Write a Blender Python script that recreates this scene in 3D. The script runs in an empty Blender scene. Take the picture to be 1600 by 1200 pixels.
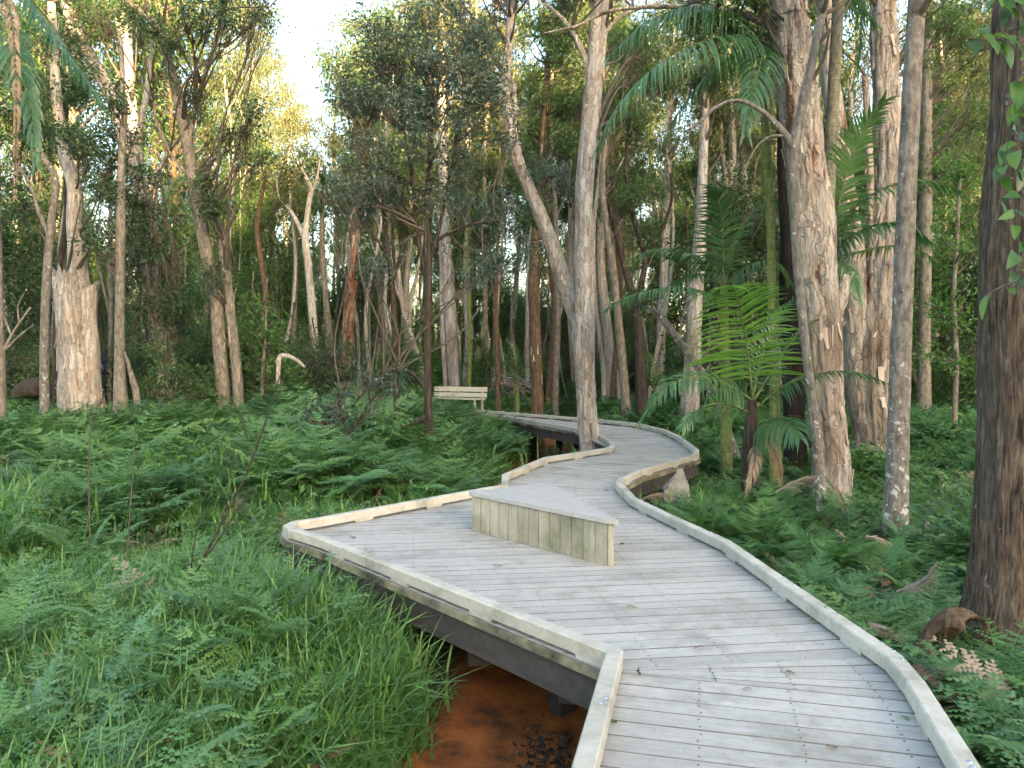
import bpy, math, random
import numpy as np
from mathutils import Vector
R = math.radians
rng = np.random.default_rng(7)
random.seed(7)
scene = bpy.context.scene
COL = scene.collection

# ------------------------------------------------------------------ camera, sky, sun, exposure
CAM_Z, F_PX, HORIZON = 1.6, 1186.0, 565.0          # eye height over the deck, focal length and horizon in 1600 x 1200 pixels
PITCH = math.atan((600.0 - HORIZON) / F_PX)
cam = bpy.data.cameras.new('camera')
cam_o = bpy.data.objects.new('camera', cam)
COL.objects.link(cam_o)
cam_o.location = (0, 0, CAM_Z)
cam_o.rotation_euler = (R(90) - PITCH, 0, 0)
cam.sensor_width = 36.0
cam.lens = 36.0 * F_PX / 1600.0
cam.clip_end = 3000
cam.clip_start = 0.05
scene.camera = cam_o

SUN_EL, SUN_AZ = R(9), R(155)                      # azimuth clockwise from +Y: low, behind and to the right of the camera
world = bpy.data.worlds.new('World')
scene.world = world
world.use_nodes = True
wn = world.node_tree.nodes
sky = wn.new('ShaderNodeTexSky')
sky.sky_type = 'NISHITA'
sky.sun_disc = False
sky.sun_elevation = SUN_EL
sky.sun_rotation = SUN_AZ
sky.air_density = 1.0
sky.dust_density = 3.0
sky.ozone_density = 0.7
world.node_tree.links.new(sky.outputs[0], wn['Background'].inputs[0])
wn['Background'].inputs[1].default_value = 0.15
sun = bpy.data.lights.new('sun', 'SUN')
sun.energy = 5.0
sun.angle = R(0.5)
sun.color = (1.0, 0.71, 0.33)
sun_o = bpy.data.objects.new('sun', sun)
COL.objects.link(sun_o)
SUN_DIR = Vector((math.sin(SUN_AZ) * math.cos(SUN_EL), math.cos(SUN_AZ) * math.cos(SUN_EL), math.sin(SUN_EL)))
sun_o.rotation_euler = SUN_DIR.to_track_quat('Z', 'Y').to_euler()
vs = scene.view_settings
vs.view_transform = 'Standard'
vs.look = 'None'
vs.exposure = 3.0
vs.gamma = 1.0
scene.cycles.max_bounces = 4
scene.cycles.diffuse_bounces = 1
scene.cycles.glossy_bounces = 2
scene.cycles.transmission_bounces = 2
scene.cycles.transparent_max_bounces = 6
scene.cycles.use_denoising = True
scene.cycles.use_adaptive_sampling = True
scene.cycles.adaptive_threshold = 0.03
scene.cycles.caustics_reflective = False
scene.cycles.caustics_refractive = False

GROUND = -0.62

# ------------------------------------------------------------------ helpers
def ray(u, v):
    x, yc, = (u - 800.0) / F_PX, (600.0 - v) / F_PX
    c, s = math.cos(PITCH), math.sin(PITCH)
    return np.array([x, c + s * yc, -s + c * yc])

def PZ(u, v, z):                                   # where the line of sight meets the level z
    d = ray(u, v)
    t = (z - CAM_Z) / d[2]
    return np.array([d[0] * t, d[1] * t, z])

def PD(u, v, D):                                   # point at distance D along +Y
    d = ray(u, v)
    t = D / d[1]
    return np.array([d[0] * t, D, CAM_Z + d[2] * t])

def px(D):
    return D / F_PX

def hsh(i, j, k, seed):
    n = (i * 374761393 + j * 668265263 + k * 2147483647 + seed * 144665) & 0xffffffff
    n = ((n ^ (n >> 13)) * 1274126177) & 0xffffffff
    return ((n ^ (n >> 16)) & 0xffff) / 65535.0

def vn(p, seed=0):                                 # value noise 0..1
    p = np.asarray(p, float)
    i = np.floor(p).astype(np.int64)
    f = p - i
    f = f * f * (3 - 2 * f)
    r = 0
    for a in (0, 1):
        for b in (0, 1):
            for c in (0, 1):
                w = (f[:, 0] if a else 1 - f[:, 0]) * (f[:, 1] if b else 1 - f[:, 1]) * (f[:, 2] if c else 1 - f[:, 2])
                r = r + w * hsh(i[:, 0] + a, i[:, 1] + b, i[:, 2] + c, seed)
    return r

def norm(a):
    return a / (np.linalg.norm(a, axis=-1, keepdims=True) + 1e-9)

def mesh_data(name, V, F, mats, smooth=False, rnd=None, mat_idx=None):
    """F: list of index arrays, each (m,3) or (m,4)."""
    V = np.asarray(V, np.float32)
    me = bpy.data.meshes.new(name)
    F = [np.asarray(f, np.int32) for f in F if len(f)]
    me.vertices.add(len(V))
    me.vertices.foreach_set('co', V.ravel())
    nl = sum(f.size for f in F)
    npol = sum(len(f) for f in F)
    me.loops.add(nl)
    me.polygons.add(npol)
    me.loops.foreach_set('vertex_index', np.concatenate([f.ravel() for f in F]))
    tot = np.concatenate([np.full(len(f), f.shape[1], np.int32) for f in F])
    st = np.concatenate([[0], np.cumsum(tot)[:-1]]).astype(np.int32)
    me.polygons.foreach_set('loop_start', st)
    me.polygons.foreach_set('loop_total', tot)
    me.polygons.foreach_set('use_smooth', np.full(npol, smooth, bool))
    if mat_idx is not None:
        me.polygons.foreach_set('material_index', np.asarray(mat_idx, np.int32))
    for m in (mats if isinstance(mats, (list, tuple)) else [mats]):
        me.materials.append(m)
    if rnd is not None:
        a = me.attributes.new('rnd', 'FLOAT', 'FACE')
        a.data.foreach_set('value', np.asarray(rnd, np.float32))
    me.update(calc_edges=True)
    return me

def obj(name, me, parent=None, loc=None):
    o = bpy.data.objects.new(name, me)
    COL.objects.link(o)
    if parent is not None:
        o.parent = parent
    if loc is not None:
        o.location = loc
    return o

def tag(o, label=None, cat=None, group=None, kind=None):
    if label: o['label'] = label
    if cat: o['category'] = cat
    if group: o['group'] = group
    if kind: o['kind'] = kind
    return o

def thing(name, label, cat, loc=(0, 0, 0), group=None):
    o = bpy.data.objects.new(name, None)
    o.empty_display_size = 0.2
    COL.objects.link(o)
    o.location = loc
    return tag(o, label, cat, group)

def copy_tree(root):
    r = root.copy()
    COL.objects.link(r)
    for ch in root.children:
        c = ch.copy()
        COL.objects.link(c)
        c.parent = r
    return r

class Geo:
    """collects vertices and faces"""
    def __init__(self):
        self.V, self.F3, self.F4, self.r3, self.r4, self.n = [], [], [], [], [], 0
    def add(self, V, F, rnd=0.5):
        V = np.asarray(V, float)
        F = np.asarray(F, np.int64)
        if len(F) == 0:
            return self
        r = np.broadcast_to(np.asarray(rnd, float), (len(F),))
        if F.shape[1] == 3:
            self.F3.append(F + self.n); self.r3.append(r)
        else:
            self.F4.append(F + self.n); self.r4.append(r)
        self.V.append(V)
        self.n += len(V)
        return self
    def build(self, name, mat, parent=None, origin=(0, 0, 0), smooth=False, data_only=False):
        V = np.concatenate(self.V) - np.asarray(origin, float)
        F, r = [], []
        if self.F3: F.append(np.concatenate(self.F3)); r.append(np.concatenate(self.r3))
        if self.F4: F.append(np.concatenate(self.F4)); r.append(np.concatenate(self.r4))
        me = mesh_data(name, V, F, mat, smooth, np.concatenate(r))
        if data_only:
            return me
        return obj(name, me, parent)

BOXF = np.array([[0, 3, 2, 1], [4, 5, 6, 7], [0, 1, 5, 4], [1, 2, 6, 5], [2, 3, 7, 6], [3, 0, 4, 7]])

def beam(a, b, w, z0, z1):
    """upright-sided bar from a to b (2D points)"""
    a, b = np.asarray(a[:2], float), np.asarray(b[:2], float)
    d = (b - a) / (np.linalg.norm(b - a) + 1e-9)
    n = np.array([-d[1], d[0]]) * w / 2
    q = [a - n, b - n, b + n, a + n]
    V = [[p[0], p[1], z0] for p in q] + [[p[0], p[1], z1] for p in q]
    return np.array(V), BOXF

def prism(poly, z0, z1):
    """extruded polygon, counter-clockwise; returns V, list of faces as python lists"""
    n = len(poly)
    V = [[p[0], p[1], z0] for p in poly] + [[p[0], p[1], z1] for p in poly]
    F = [list(range(n))[::-1], [n + i for i in range(n)]]
    for i in range(n):
        j = (i + 1) % n
        F.append([i, j, n + j, n + i])
    return V, F

def poly_obj(name, V, F, mat, parent=None, loc=None, smooth=False):
    me = bpy.data.meshes.new(name)
    me.from_pydata([tuple(map(float, v)) for v in V], [], F)
    me.materials.append(mat)
    return obj(name, me, parent, loc)

def spline(P, n):
    """Catmull-Rom through rows of P, n samples (any number of columns)"""
    P = np.asarray(P, float)
    if len(P) < 3:
        t = np.linspace(0, 1, n)[:, None]
        return P[0] * (1 - t) + P[-1] * t
    Q = np.vstack([2 * P[0] - P[1], P, 2 * P[-1] - P[-2]])
    seg = np.linalg.norm(np.diff(P[:, :3], axis=0), axis=1)
    cum = np.concatenate([[0], np.cumsum(seg)])
    s = np.linspace(0, cum[-1], n)
    k = np.clip(np.searchsorted(cum, s, 'right') - 1, 0, len(P) - 2)
    t = ((s - cum[k]) / np.maximum(seg[k], 1e-9))[:, None]
    a, b, c, d = Q[k], Q[k + 1], Q[k + 2], Q[k + 3]
    return 0.5 * (2 * b + (c - a) * t + (2 * a - 5 * b + 4 * c - d) * t * t + (3 * b - 3 * c + d - a) * t ** 3)

def tube(P, seg=8, step=0.25, rough=0.0, ridge=0.0, seed=0, cap=True, flare=0.0, jag=0.0):
    """P rows: x, y, z, radius"""
    P = np.asarray(P, float)
    L = np.linalg.norm(np.diff(P[:, :3], axis=0), axis=1).sum()
    n = int(max(3, min(420, L / step)))
    S = spline(P, n)
    C, r = S[:, :3], np.maximum(S[:, 3], 0.001)
    T = norm(np.gradient(C, axis=0))
    u = np.zeros_like(C)
    a = np.cross(T[0], [0, 1, 0.01])
    if np.linalg.norm(a) < 0.1:
        a = np.cross(T[0], [1, 0, 0])
    u[0] = a / np.linalg.norm(a)
    for i in range(1, n):
        a = u[i - 1] - T[i] * np.dot(u[i - 1], T[i])
        u[i] = a / (np.linalg.norm(a) + 1e-9)
    w = np.cross(T, u)
    th = np.linspace(0, 2 * np.pi, seg, endpoint=False)
    s = np.linspace(0, L, n)
    co, si = np.cos(th), np.sin(th)
    rr = np.repeat(r[:, None], seg, 1)
    S_, TH = np.meshgrid(s, th, indexing='ij')
    if rough > 0 or ridge > 0:
        q = lambda ka, ks: np.stack([np.cos(TH).ravel() * ka + 31.7, np.sin(TH).ravel() * ka + 11.3, S_.ravel() * ks], 1)
        m = 1 + rough * (vn(q(1.3, 1.6), seed) - .5) * 2
        if ridge > 0:
            a = vn(q(4.2, 0.9), seed + 5)
            m = m + ridge * (np.abs(a - .5) * 4 - .8) + ridge * .8 * (vn(q(8.5, 4.5), seed + 9) - .5)
        rr = rr * m.reshape(n, seg)
    if flare > 0:
        fl = np.exp(-s / 0.35)[:, None] * flare
        rr = rr * (1 + fl * (0.65 + 0.6 * np.maximum(0, np.cos(TH * 4 + seed))))
    V = C[:, None, :] + rr[:, :, None] * (co[None, :, None] * u[:, None, :] + si[None, :, None] * w[:, None, :])
    if jag > 0:
        jn = vn(np.stack([np.cos(th) * 2.1 + 7, np.sin(th) * 2.1 + 3, th * 0 + seed], 1), seed) + .5 * hsh((th * 50).astype(np.int64), 3, 5, seed)
        for q_, f_ in ((1, 1.0), (2, .55), (3, .2)):
            V[-q_] += T[-1] * (jag * (jn - .6) * f_)[:, None]
    V = V.reshape(-1, 3)
    i = np.arange(n - 1)[:, None] * seg
    j = np.arange(seg)[None, :]
    j2 = (j + 1) % seg
    F = np.stack([i + j, i + j2, i + seg + j2, i + seg + j], -1).reshape(-1, 4)
    if cap:
        V = np.vstack([V, C[-1] + T[-1] * r[-1] * (.4 if jag <= 0 else -.6)])
        k = (n - 1) * seg
        # degenerate-free cap: fan of triangles is stored as quads would be odd, so close with tris separately
        return V, F, np.stack([k + np.arange(seg), k + (np.arange(seg) + 1) % seg, np.full(seg, n * seg)], 1)
    return V, F, np.zeros((0, 3), int)

def add_tube(g, P, **k):
    V, F, T = tube(P, **k)
    n0 = g.n
    g.add(V, F)
    if len(T):
        g.F3.append(T + n0); g.r3.append(np.full(len(T), .5))
    return g

def sticks(A, B, ra, rb, sag=0.0):
    """many thin three-sided twigs with one bend"""
    A, B = np.asarray(A, float), np.asarray(B, float)
    n = len(A)
    M = (A + B) / 2
    ln = np.linalg.norm(B - A, axis=1, keepdims=True)
    M = M + rng.normal(0, .07, (n, 3)) * ln + np.array([0, 0, sag]) * ln
    d = norm(B - A)
    u = norm(np.cross(d, np.array([.3, .5, .8])))
    w = np.cross(d, u)
    V = []
    for C, r in ((A, ra), (M, (ra + rb) / 2), (B, rb)):
        for k in range(3):
            a = k * 2.0944
            V.append(C + r * (math.cos(a) * u + math.sin(a) * w))
    V = np.stack(V, 1).reshape(-1, 3)
    b = np.arange(n)[:, None, None] * 9
    q = []
    for l in (0, 3):
        for k in range(3):
            q.append([l + k, l + (k + 1) % 3, l + 3 + (k + 1) % 3, l + 3 + k])
    F = (b + np.array(q)[None]).reshape(-1, 4)
    return V, F

def leaves(g, C, D, L, W, fold=0.25, curl=0.15):
    """kite leaves, two triangles each"""
    n = len(C)
    if n == 0:
        return
    L = np.broadcast_to(L, (n,))[:, None]
    W = np.broadcast_to(W, (n,))[:, None]
    D = norm(D)
    s = norm(np.cross(D, norm(rng.normal(0, 1, (n, 3)) + np.array([0, 0, 1.2]))))
    m = np.cross(s, D)
    V = np.stack([C, C + D * L * .42 + s * W * .5 + m * W * fold, C + D * L - m * L * curl, C + D * L * .42 - s * W * .5 + m * W * fold], 1).reshape(-1, 3)
    b = np.arange(n)[:, None, None] * 4
    F = (b + np.array([[0, 1, 2], [0, 2, 3]])[None]).reshape(-1, 3)
    g.add(V, F, np.repeat(rng.random(n), 2))

def ell_pts(n, shell=0.5):
    d = norm(rng.normal(0, 1, (n, 3)))
    return d * (rng.random((n, 1)) ** shell)

# ------------------------------------------------------------------ materials
def new_mat(name):
    m = bpy.data.materials.new(name)
    m.use_nodes = True
    nt = m.node_tree
    b = nt.nodes['Principled BSDF']
    return m, nt, b

def N(nt, t, **kw):
    n = nt.nodes.new(t)
    for k, v in kw.items():
        setattr(n, k, v)
    return n

def ramp(nt, stops, interp='LINEAR'):
    r = N(nt, 'ShaderNodeValToRGB')
    cr = r.color_ramp
    cr.interpolation = interp
    cr.elements[0].position, cr.elements[0].color = stops[0][0], (*stops[0][1], 1)
    cr.elements[1].position, cr.elements[1].color = stops[-1][0], (*stops[-1][1], 1)
    for p, c in stops[1:-1]:
        e = cr.elements.new(p)
        e.color = (*c, 1)
    return r

def noise(nt, scale, vec=None, detail=4.0, rough=0.6, mapscale=None, coord='Object', dist=0.0):
    n = N(nt, 'ShaderNodeTexNoise')
    n.inputs['Scale'].default_value = scale
    n.inputs['Detail'].default_value = detail
    n.inputs['Roughness'].default_value = rough
    n.inputs['Distortion'].default_value = dist
    if vec is None:
        tc = N(nt, 'ShaderNodeTexCoord')
        vec = tc.outputs[coord]
    if mapscale is not None:
        mp = N(nt, 'ShaderNodeMapping')
        mp.inputs['Scale'].default_value = mapscale
        nt.links.new(vec, mp.inputs['Vector'])
        vec = mp.outputs[0]
    nt.links.new(vec, n.inputs['Vector'])
    return n

def mixc(nt, fac, a, b, blend='MIX'):
    m = N(nt, 'ShaderNodeMix', data_type='RGBA', blend_type=blend)
    if isinstance(fac, (int, float)): m.inputs[0].default_value = fac
    else: nt.links.new(fac, m.inputs[0])
    for s, i in ((a, 6), (b, 7)):
        if isinstance(s, tuple): m.inputs[i].default_value = (*s, 1)
        else: nt.links.new(s, m.inputs[i])
    return m.outputs[2]

def bump(nt, b, h, strength=0.4, dist=0.02):
    bp = N(nt, 'ShaderNodeBump')
    bp.inputs['Strength'].default_value = strength
    bp.inputs['Distance'].default_value = dist
    nt.links.new(h, bp.inputs['Height'])
    nt.links.new(bp.outputs[0], b.inputs['Normal'])

def leaf_mat(name, stops, transl=0.35, rough=0.45, tcol=None, spec=0.5):
    m, nt, b = new_mat(name)
    at = N(nt, 'ShaderNodeAttribute', attribute_name='rnd')
    oi = N(nt, 'ShaderNodeObjectInfo')
    ad = N(nt, 'ShaderNodeMath', operation='MULTIPLY_ADD')
    nt.links.new(oi.outputs['Random'], ad.inputs[0])
    ad.inputs[1].default_value = 0.45
    ml = N(nt, 'ShaderNodeMath', operation='MULTIPLY')
    nt.links.new(at.outputs['Fac'], ml.inputs[0])
    ml.inputs[1].default_value = 0.55
    nt.links.new(ml.outputs[0], ad.inputs[2])
    r = ramp(nt, stops)
    nt.links.new(ad.outputs[0], r.inputs[0])
    nt.links.new(r.outputs[0], b.inputs['Base Color'])
    b.inputs['Roughness'].default_value = rough
    b.inputs['Specular IOR Level'].default_value = spec
    if transl > 0:
        tr = N(nt, 'ShaderNodeBsdfTranslucent')
        tc = mixc(nt, 1.0, r.outputs[0], tcol or (1.5, 1.6, .8), 'MULTIPLY')
        nt.links.new(tc, tr.inputs[0])
        mx = N(nt, 'ShaderNodeMixShader')
        mx.inputs[0].default_value = transl
        nt.links.new(b.outputs[0], mx.inputs[1])
        nt.links.new(tr.outputs[0], mx.inputs[2])
        nt.links.new(mx.outputs[0], nt.nodes['Material Output'].inputs[0])
    return m

def bark_mat(name, stops, patch=None, vs_=1.0, rough=0.85, bstr=0.7, spots=None, fine=(9, 9, .9)):
    m, nt, b = new_mat(name)
    n1 = noise(nt, 3.0 * vs_, mapscale=fine, detail=6, rough=.65, dist=.4)
    r = ramp(nt, stops)
    nt.links.new(n1.outputs[0], r.inputs[0])
    c = r.outputs[0]
    if patch:
        n2 = noise(nt, 2.2, mapscale=(1.6, 1.6, .45), detail=3)
        pr = ramp(nt, [(patch[1], (0, 0, 0)), (patch[1] + .14, (1, 1, 1))])
        nt.links.new(n2.outputs[0], pr.inputs[0])
        c = mixc(nt, pr.outputs[0], c, patch[0])
    n3 = noise(nt, 24.0, mapscale=(1, 1, .3), detail=3)
    dr = ramp(nt, [(.32, (.45, .42, .4)), (.62, (1.1, 1.1, 1.1))])
    nt.links.new(n3.outputs[0], dr.inputs[0])
    c = mixc(nt, .8, c, dr.outputs[0], 'MULTIPLY')
    if spots:                                       # lichen
        n4 = noise(nt, spots[2], detail=3, rough=.55)
        sr = ramp(nt, [(spots[1], (0, 0, 0)), (spots[1] + .03, (1, 1, 1))])
        h4 = n4.outputs[0]
        if len(spots) > 3:                           # thicker towards the foot of the trunk
            tz, sz, mz = N(nt, 'ShaderNodeTexCoord'), N(nt, 'ShaderNodeSeparateXYZ'), N(nt, 'ShaderNodeMapRange')
            nt.links.new(tz.outputs['Object'], sz.inputs[0])
            nt.links.new(sz.outputs[2], mz.inputs['Value'])
            mz.inputs['From Min'].default_value, mz.inputs['From Max'].default_value = .2, 2.6
            mz.inputs['To Min'].default_value, mz.inputs['To Max'].default_value = spots[3], 0
            az = N(nt, 'ShaderNodeMath', operation='ADD')
            nt.links.new(h4, az.inputs[0]); nt.links.new(mz.outputs[0], az.inputs[1])
            h4 = az.outputs[0]
        nt.links.new(h4, sr.inputs[0])
        c = mixc(nt, sr.outputs[0], c, spots[0])
    nt.links.new(c, b.inputs['Base Color'])
    b.inputs['Roughness'].default_value = rough
    b.inputs['Specular IOR Level'].default_value = .2
    hm = N(nt, 'ShaderNodeMath', operation='ADD')
    nt.links.new(n1.outputs[0], hm.inputs[0])
    nt.links.new(n3.outputs[0], hm.inputs[1])
    bump(nt, b, hm.outputs[0], bstr, .03)
    return m

def wood_mat(name, c1, c2, stain=(.08, .08, .07), stain_at=.66, scale=(1, 14, 14), rough=.75, spec=.3, var=.16):
    m, nt, b = new_mat(name)
    n1 = noise(nt, 2.4, mapscale=scale, detail=6, rough=.7, dist=.3)
    r = ramp(nt, [(.28, c1), (.72, c2)])
    nt.links.new(n1.outputs[0], r.inputs[0])
    oi = N(nt, 'ShaderNodeObjectInfo')
    vr = ramp(nt, [(0, (1 - var,) * 3), (.5, (1, 1, .99)), (1, (1 + var * .6,) * 3)])
    nt.links.new(oi.outputs['Random'], vr.inputs[0])
    c = mixc(nt, 1, r.outputs[0], vr.outputs[0], 'MULTIPLY')
    n2 = noise(nt, 1.7, detail=5, rough=.7)
    sr = ramp(nt, [(stain_at - .12, (0, 0, 0)), (stain_at + .14, (1, 1, 1))])
    nt.links.new(n2.outputs[0], sr.inputs[0])
    c = mixc(nt, sr.outputs[0], c, stain)
    n5 = noise(nt, 14, detail=4, rough=.8)
    fr = ramp(nt, [(.3, (.78, .78, .78)), (.55, (1.04, 1.04, 1.04))])
    nt.links.new(n5.outputs[0], fr.inputs[0])
    c = mixc(nt, .7, c, fr.outputs[0], 'MULTIPLY')
    nt.links.new(c, b.inputs['Base Color'])
    b.inputs['Roughness'].default_value = rough
    b.inputs['Specular IOR Level'].default_value = spec
    bump(nt, b, n1.outputs[0], .25, .004)
    return m

def plain_mat(name, col, rough=.7, metal=0.0, n=0.0, nscale=8):
    m, nt, b = new_mat(name)
    b.inputs['Roughness'].default_value = rough
    b.inputs['Metallic'].default_value = metal
    n1 = noise(nt, nscale, detail=4)
    r = ramp(nt, [(.3, tuple(c * (1 - n) for c in col)), (.7, tuple(min(1, c * (1 + n)) for c in col))])
    nt.links.new(n1.outputs[0], r.inputs[0])
    nt.links.new(r.outputs[0], b.inputs['Base Color'])
    if metal == 0:
        bump(nt, b, n1.outputs[0], .3, .01)
    return m

M = {}
M['deck'] = wood_mat('weathered_deck_board', (.35, .34, .315), (.475, .46, .43), (.21, .205, .17), .61, scale=(1.2, 16, 16), var=.13)
M['grime_gap_shade'] = plain_mat('grimy_gap_shaded_edge', (.15, .14, .125), .9, n=.3)  # dirt along board edges, darkened further to paint shade into the gaps
M['rail'] = wood_mat('cream_kerb_timber', (.41, .385, .325), (.54, .515, .45), (.20, .195, .15), .62, scale=(3, 3, 6), var=.08)
M['slat'] = wood_mat('green_stained_cladding', (.33, .30, .225), (.47, .43, .34), (.14, .15, .085), .55, scale=(14, 14, 1.2), var=.2)
M['boxtop'] = wood_mat('box_top_board', (.40, .39, .37), (.50, .485, .46), (.25, .25, .23), .7, scale=(2, 16, 10))
M['edge'] = wood_mat('mouldy_edge_board', (.25, .23, .15), (.36, .33, .23), (.025, .024, .02), .50, scale=(3, 3, 3))
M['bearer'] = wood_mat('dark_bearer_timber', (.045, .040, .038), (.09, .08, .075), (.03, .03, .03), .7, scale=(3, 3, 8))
M['gap'] = plain_mat('screw_head', (.035, .033, .03), .6)
M['bolt'] = plain_mat('galvanised_bolt', (.62, .64, .68), .3, 1.0)
M['bench'] = wood_mat('pale_bench_timber', (.55, .52, .42), (.68, .65, .54), (.4, .38, .3), .75)

def paper_mat(name, pale, tan, red, dark, red_at=.58, crack=.5):
    m, nt, b = new_mat(name)
    nd = noise(nt, 1.8, detail=5, rough=.6)
    tc = N(nt, 'ShaderNodeTexCoord')
    vm = N(nt, 'ShaderNodeMapping')
    vm.inputs['Scale'].default_value = (7.5, 7.5, .75)
    nt.links.new(tc.outputs['Object'], vm.inputs['Vector'])
    vd = N(nt, 'ShaderNodeVectorMath', operation='MULTIPLY_ADD')
    nt.links.new(nd.outputs['Color'], vd.inputs[0])
    vd.inputs[1].default_value = (3.4, 3.4, 2.2)
    nt.links.new(vm.outputs[0], vd.inputs[2])
    vo = N(nt, 'ShaderNodeTexVoronoi', feature='DISTANCE_TO_EDGE')
    vo.inputs['Scale'].default_value = 1.3
    nt.links.new(vd.outputs[0], vo.inputs['Vector'])
    vc = N(nt, 'ShaderNodeTexVoronoi', feature='F1')
    vc.inputs['Scale'].default_value = 1.3
    nt.links.new(vd.outputs[0], vc.inputs['Vector'])
    n1 = noise(nt, 1.0, detail=4, mapscale=(1.5, 1.5, .55), dist=.5)
    r1 = ramp(nt, [(.36, tan), (.52, pale), (.72, tuple(min(1, c * 1.12) for c in pale))])
    nt.links.new(n1.outputs[0], r1.inputs[0])
    n2 = noise(nt, 1.4, detail=5, mapscale=(1.6, 1.6, .4), rough=.65, dist=.8)
    r2 = ramp(nt, [(red_at, (0, 0, 0)), (red_at + .09, (1, 1, 1))])
    nt.links.new(n2.outputs[0], r2.inputs[0])
    c = mixc(nt, r2.outputs[0], r1.outputs[0], red)
    sep = N(nt, 'ShaderNodeSeparateColor')
    nt.links.new(vc.outputs['Color'], sep.inputs[0])
    pr = ramp(nt, [(0, (.72, .70, .69)), (1, (1.12, 1.10, 1.08))])
    nt.links.new(sep.outputs[0], pr.inputs[0])
    c = mixc(nt, .85, c, pr.outputs[0], 'MULTIPLY')
    er = ramp(nt, [(0, (1, 1, 1)), (.13, (0, 0, 0))])
    nt.links.new(vo.outputs['Distance'], er.inputs[0])
    ef = N(nt, 'ShaderNodeMath', operation='MULTIPLY')
    nt.links.new(er.outputs[0], ef.inputs[0])
    ef.inputs[1].default_value = crack
    c = mixc(nt, ef.outputs[0], c, dark)
    n3 = noise(nt, 9.0, mapscale=(3.0, 3.0, .35), detail=6, rough=.7, dist=.3)
    r3 = ramp(nt, [(.33, (.50, .46, .43)), (.55, (1, 1, 1)), (.75, (1.12, 1.12, 1.12))])
    nt.links.new(n3.outputs[0], r3.inputs[0])
    c = mixc(nt, .75, c, r3.outputs[0], 'MULTIPLY')
    nt.links.new(c, b.inputs['Base Color'])
    b.inputs['Roughness'].default_value = .85
    b.inputs['Specular IOR Level'].default_value = .2
    hm = N(nt, 'ShaderNodeMath', operation='MULTIPLY_ADD')
    nt.links.new(er.outputs[0], hm.inputs[0])
    hm.inputs[1].default_value = -.5
    nt.links.new(n3.outputs[0], hm.inputs[2])
    bump(nt, b, hm.outputs[0], .9, .035)
    return m
M['paper'] = paper_mat('paperbark', (.49, .465, .435), (.34, .30, .265), (.27, .15, .09), (.10, .07, .05), .60, .38)
M['paper_pale'] = paper_mat('pale_paperbark', (.58, .55, .51), (.45, .39, .33), (.36, .23, .15), (.13, .09, .06), .64, .35)
M['paper_shag'] = paper_mat('shaggy_paperbark', (.43, .395, .36), (.27, .22, .18), (.19, .11, .075), (.06, .04, .028), .56, .34)
M['char'] = bark_mat('charred_bark', [(.25, (.008, .007, .006)), (.5, (.018, .015, .013)), (.75, (.04, .034, .03))], bstr=.8)
M['flake'] = leaf_mat('peeling_bark_sheets', [(0, (.16, .10, .065)), (.4, (.34, .25, .19)), (1, (.60, .53, .46))], 0, .85, spec=.2)
M['paper_red'] = paper_mat('red_paperbark', (.40, .30, .23), (.26, .15, .10), (.20, .08, .045), (.05, .03, .02), .45, .5)
M['grey'] = bark_mat('grey_bark', [(.25, (.10, .085, .07)), (.5, (.21, .185, .155)), (.75, (.32, .29, .25))], ((.13, .13, .10), .56), bstr=.5, fine=(5, 5, 2.5))
M['lichen'] = bark_mat('lichened_bark', [(.25, (.10, .09, .08)), (.5, (.20, .18, .16)), (.75, (.29, .27, .24))], ((.15, .15, .11), .55), bstr=.5, spots=((.43, .45, .42), .655, 13, .10), fine=(4, 4, 3))
M['dark'] = bark_mat('dark_bark', [(.25, (.025, .02, .016)), (.5, (.06, .048, .038)), (.75, (.12, .10, .08))], bstr=.7)
M['brown'] = bark_mat('brown_bark', [(.25, (.05, .032, .022)), (.5, (.13, .085, .055)), (.75, (.24, .17, .115))], bstr=.9)
M['fissure'] = bark_mat('fissured_dark_bark', [(.34, (.03, .022, .016)), (.47, (.12, .09, .066)), (.70, (.25, .195, .15))], ((.12, .115, .095), .56), bstr=1.4, spots=((.30, .31, .29), .69, 16), fine=(14, 14, 1.2), vs_=1.2)
M['palm_stem'] = bark_mat('ringed_palm_stem', [(.3, (.13, .13, .09)), (.7, (.27, .26, .20))], fine=(1, 1, 14), bstr=.5)
M['palm_green'] = bark_mat('green_palm_stem', [(.3, (.10, .13, .04)), (.7, (.22, .25, .09))], fine=(1, 1, 9), bstr=.3)
M['twig'] = plain_mat('twig_bark', (.085, .07, .055), .9, n=.3)

M['lf_dark'] = leaf_mat('dark_green_leaves', [(0, (0.025, 0.057, 0.023)), (.5, (0.049, 0.103, 0.042)), (1, (0.086, 0.150, 0.059))], .3, .38, spec=.5)
M['lf_mid'] = leaf_mat('mid_green_leaves', [(0, (0.041, 0.086, 0.029)), (.5, (0.074, 0.146, 0.048)), (1, (0.144, 0.210, 0.066))], .38, .42)
M['lf_bright'] = leaf_mat('bright_green_leaves', [(0, (0.052, 0.121, 0.032)), (.5, (0.086, 0.184, 0.052)), (1, (0.149, 0.253, 0.069))], .4, .42)
M['lf_grey'] = leaf_mat('grey_green_leaves', [(0, (0.042, 0.074, 0.061)), (.5, (0.074, 0.122, 0.100)), (1, (0.129, 0.180, 0.139))], .3, .36, spec=.6)
M['lf_olive'] = leaf_mat('olive_drooping_leaves', [(0, (0.056, 0.087, 0.036)), (.5, (0.105, 0.140, 0.056)), (1, (0.210, 0.217, 0.077))], .35, .45)
M['fern'] = leaf_mat('fern_green', [(0, (0.068, 0.167, 0.052)), (.5, (0.118, 0.245, 0.083)), (1, (0.212, 0.346, 0.100))], .32, .4, tcol=(1.3, 1.5, .8), spec=.6)
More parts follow.
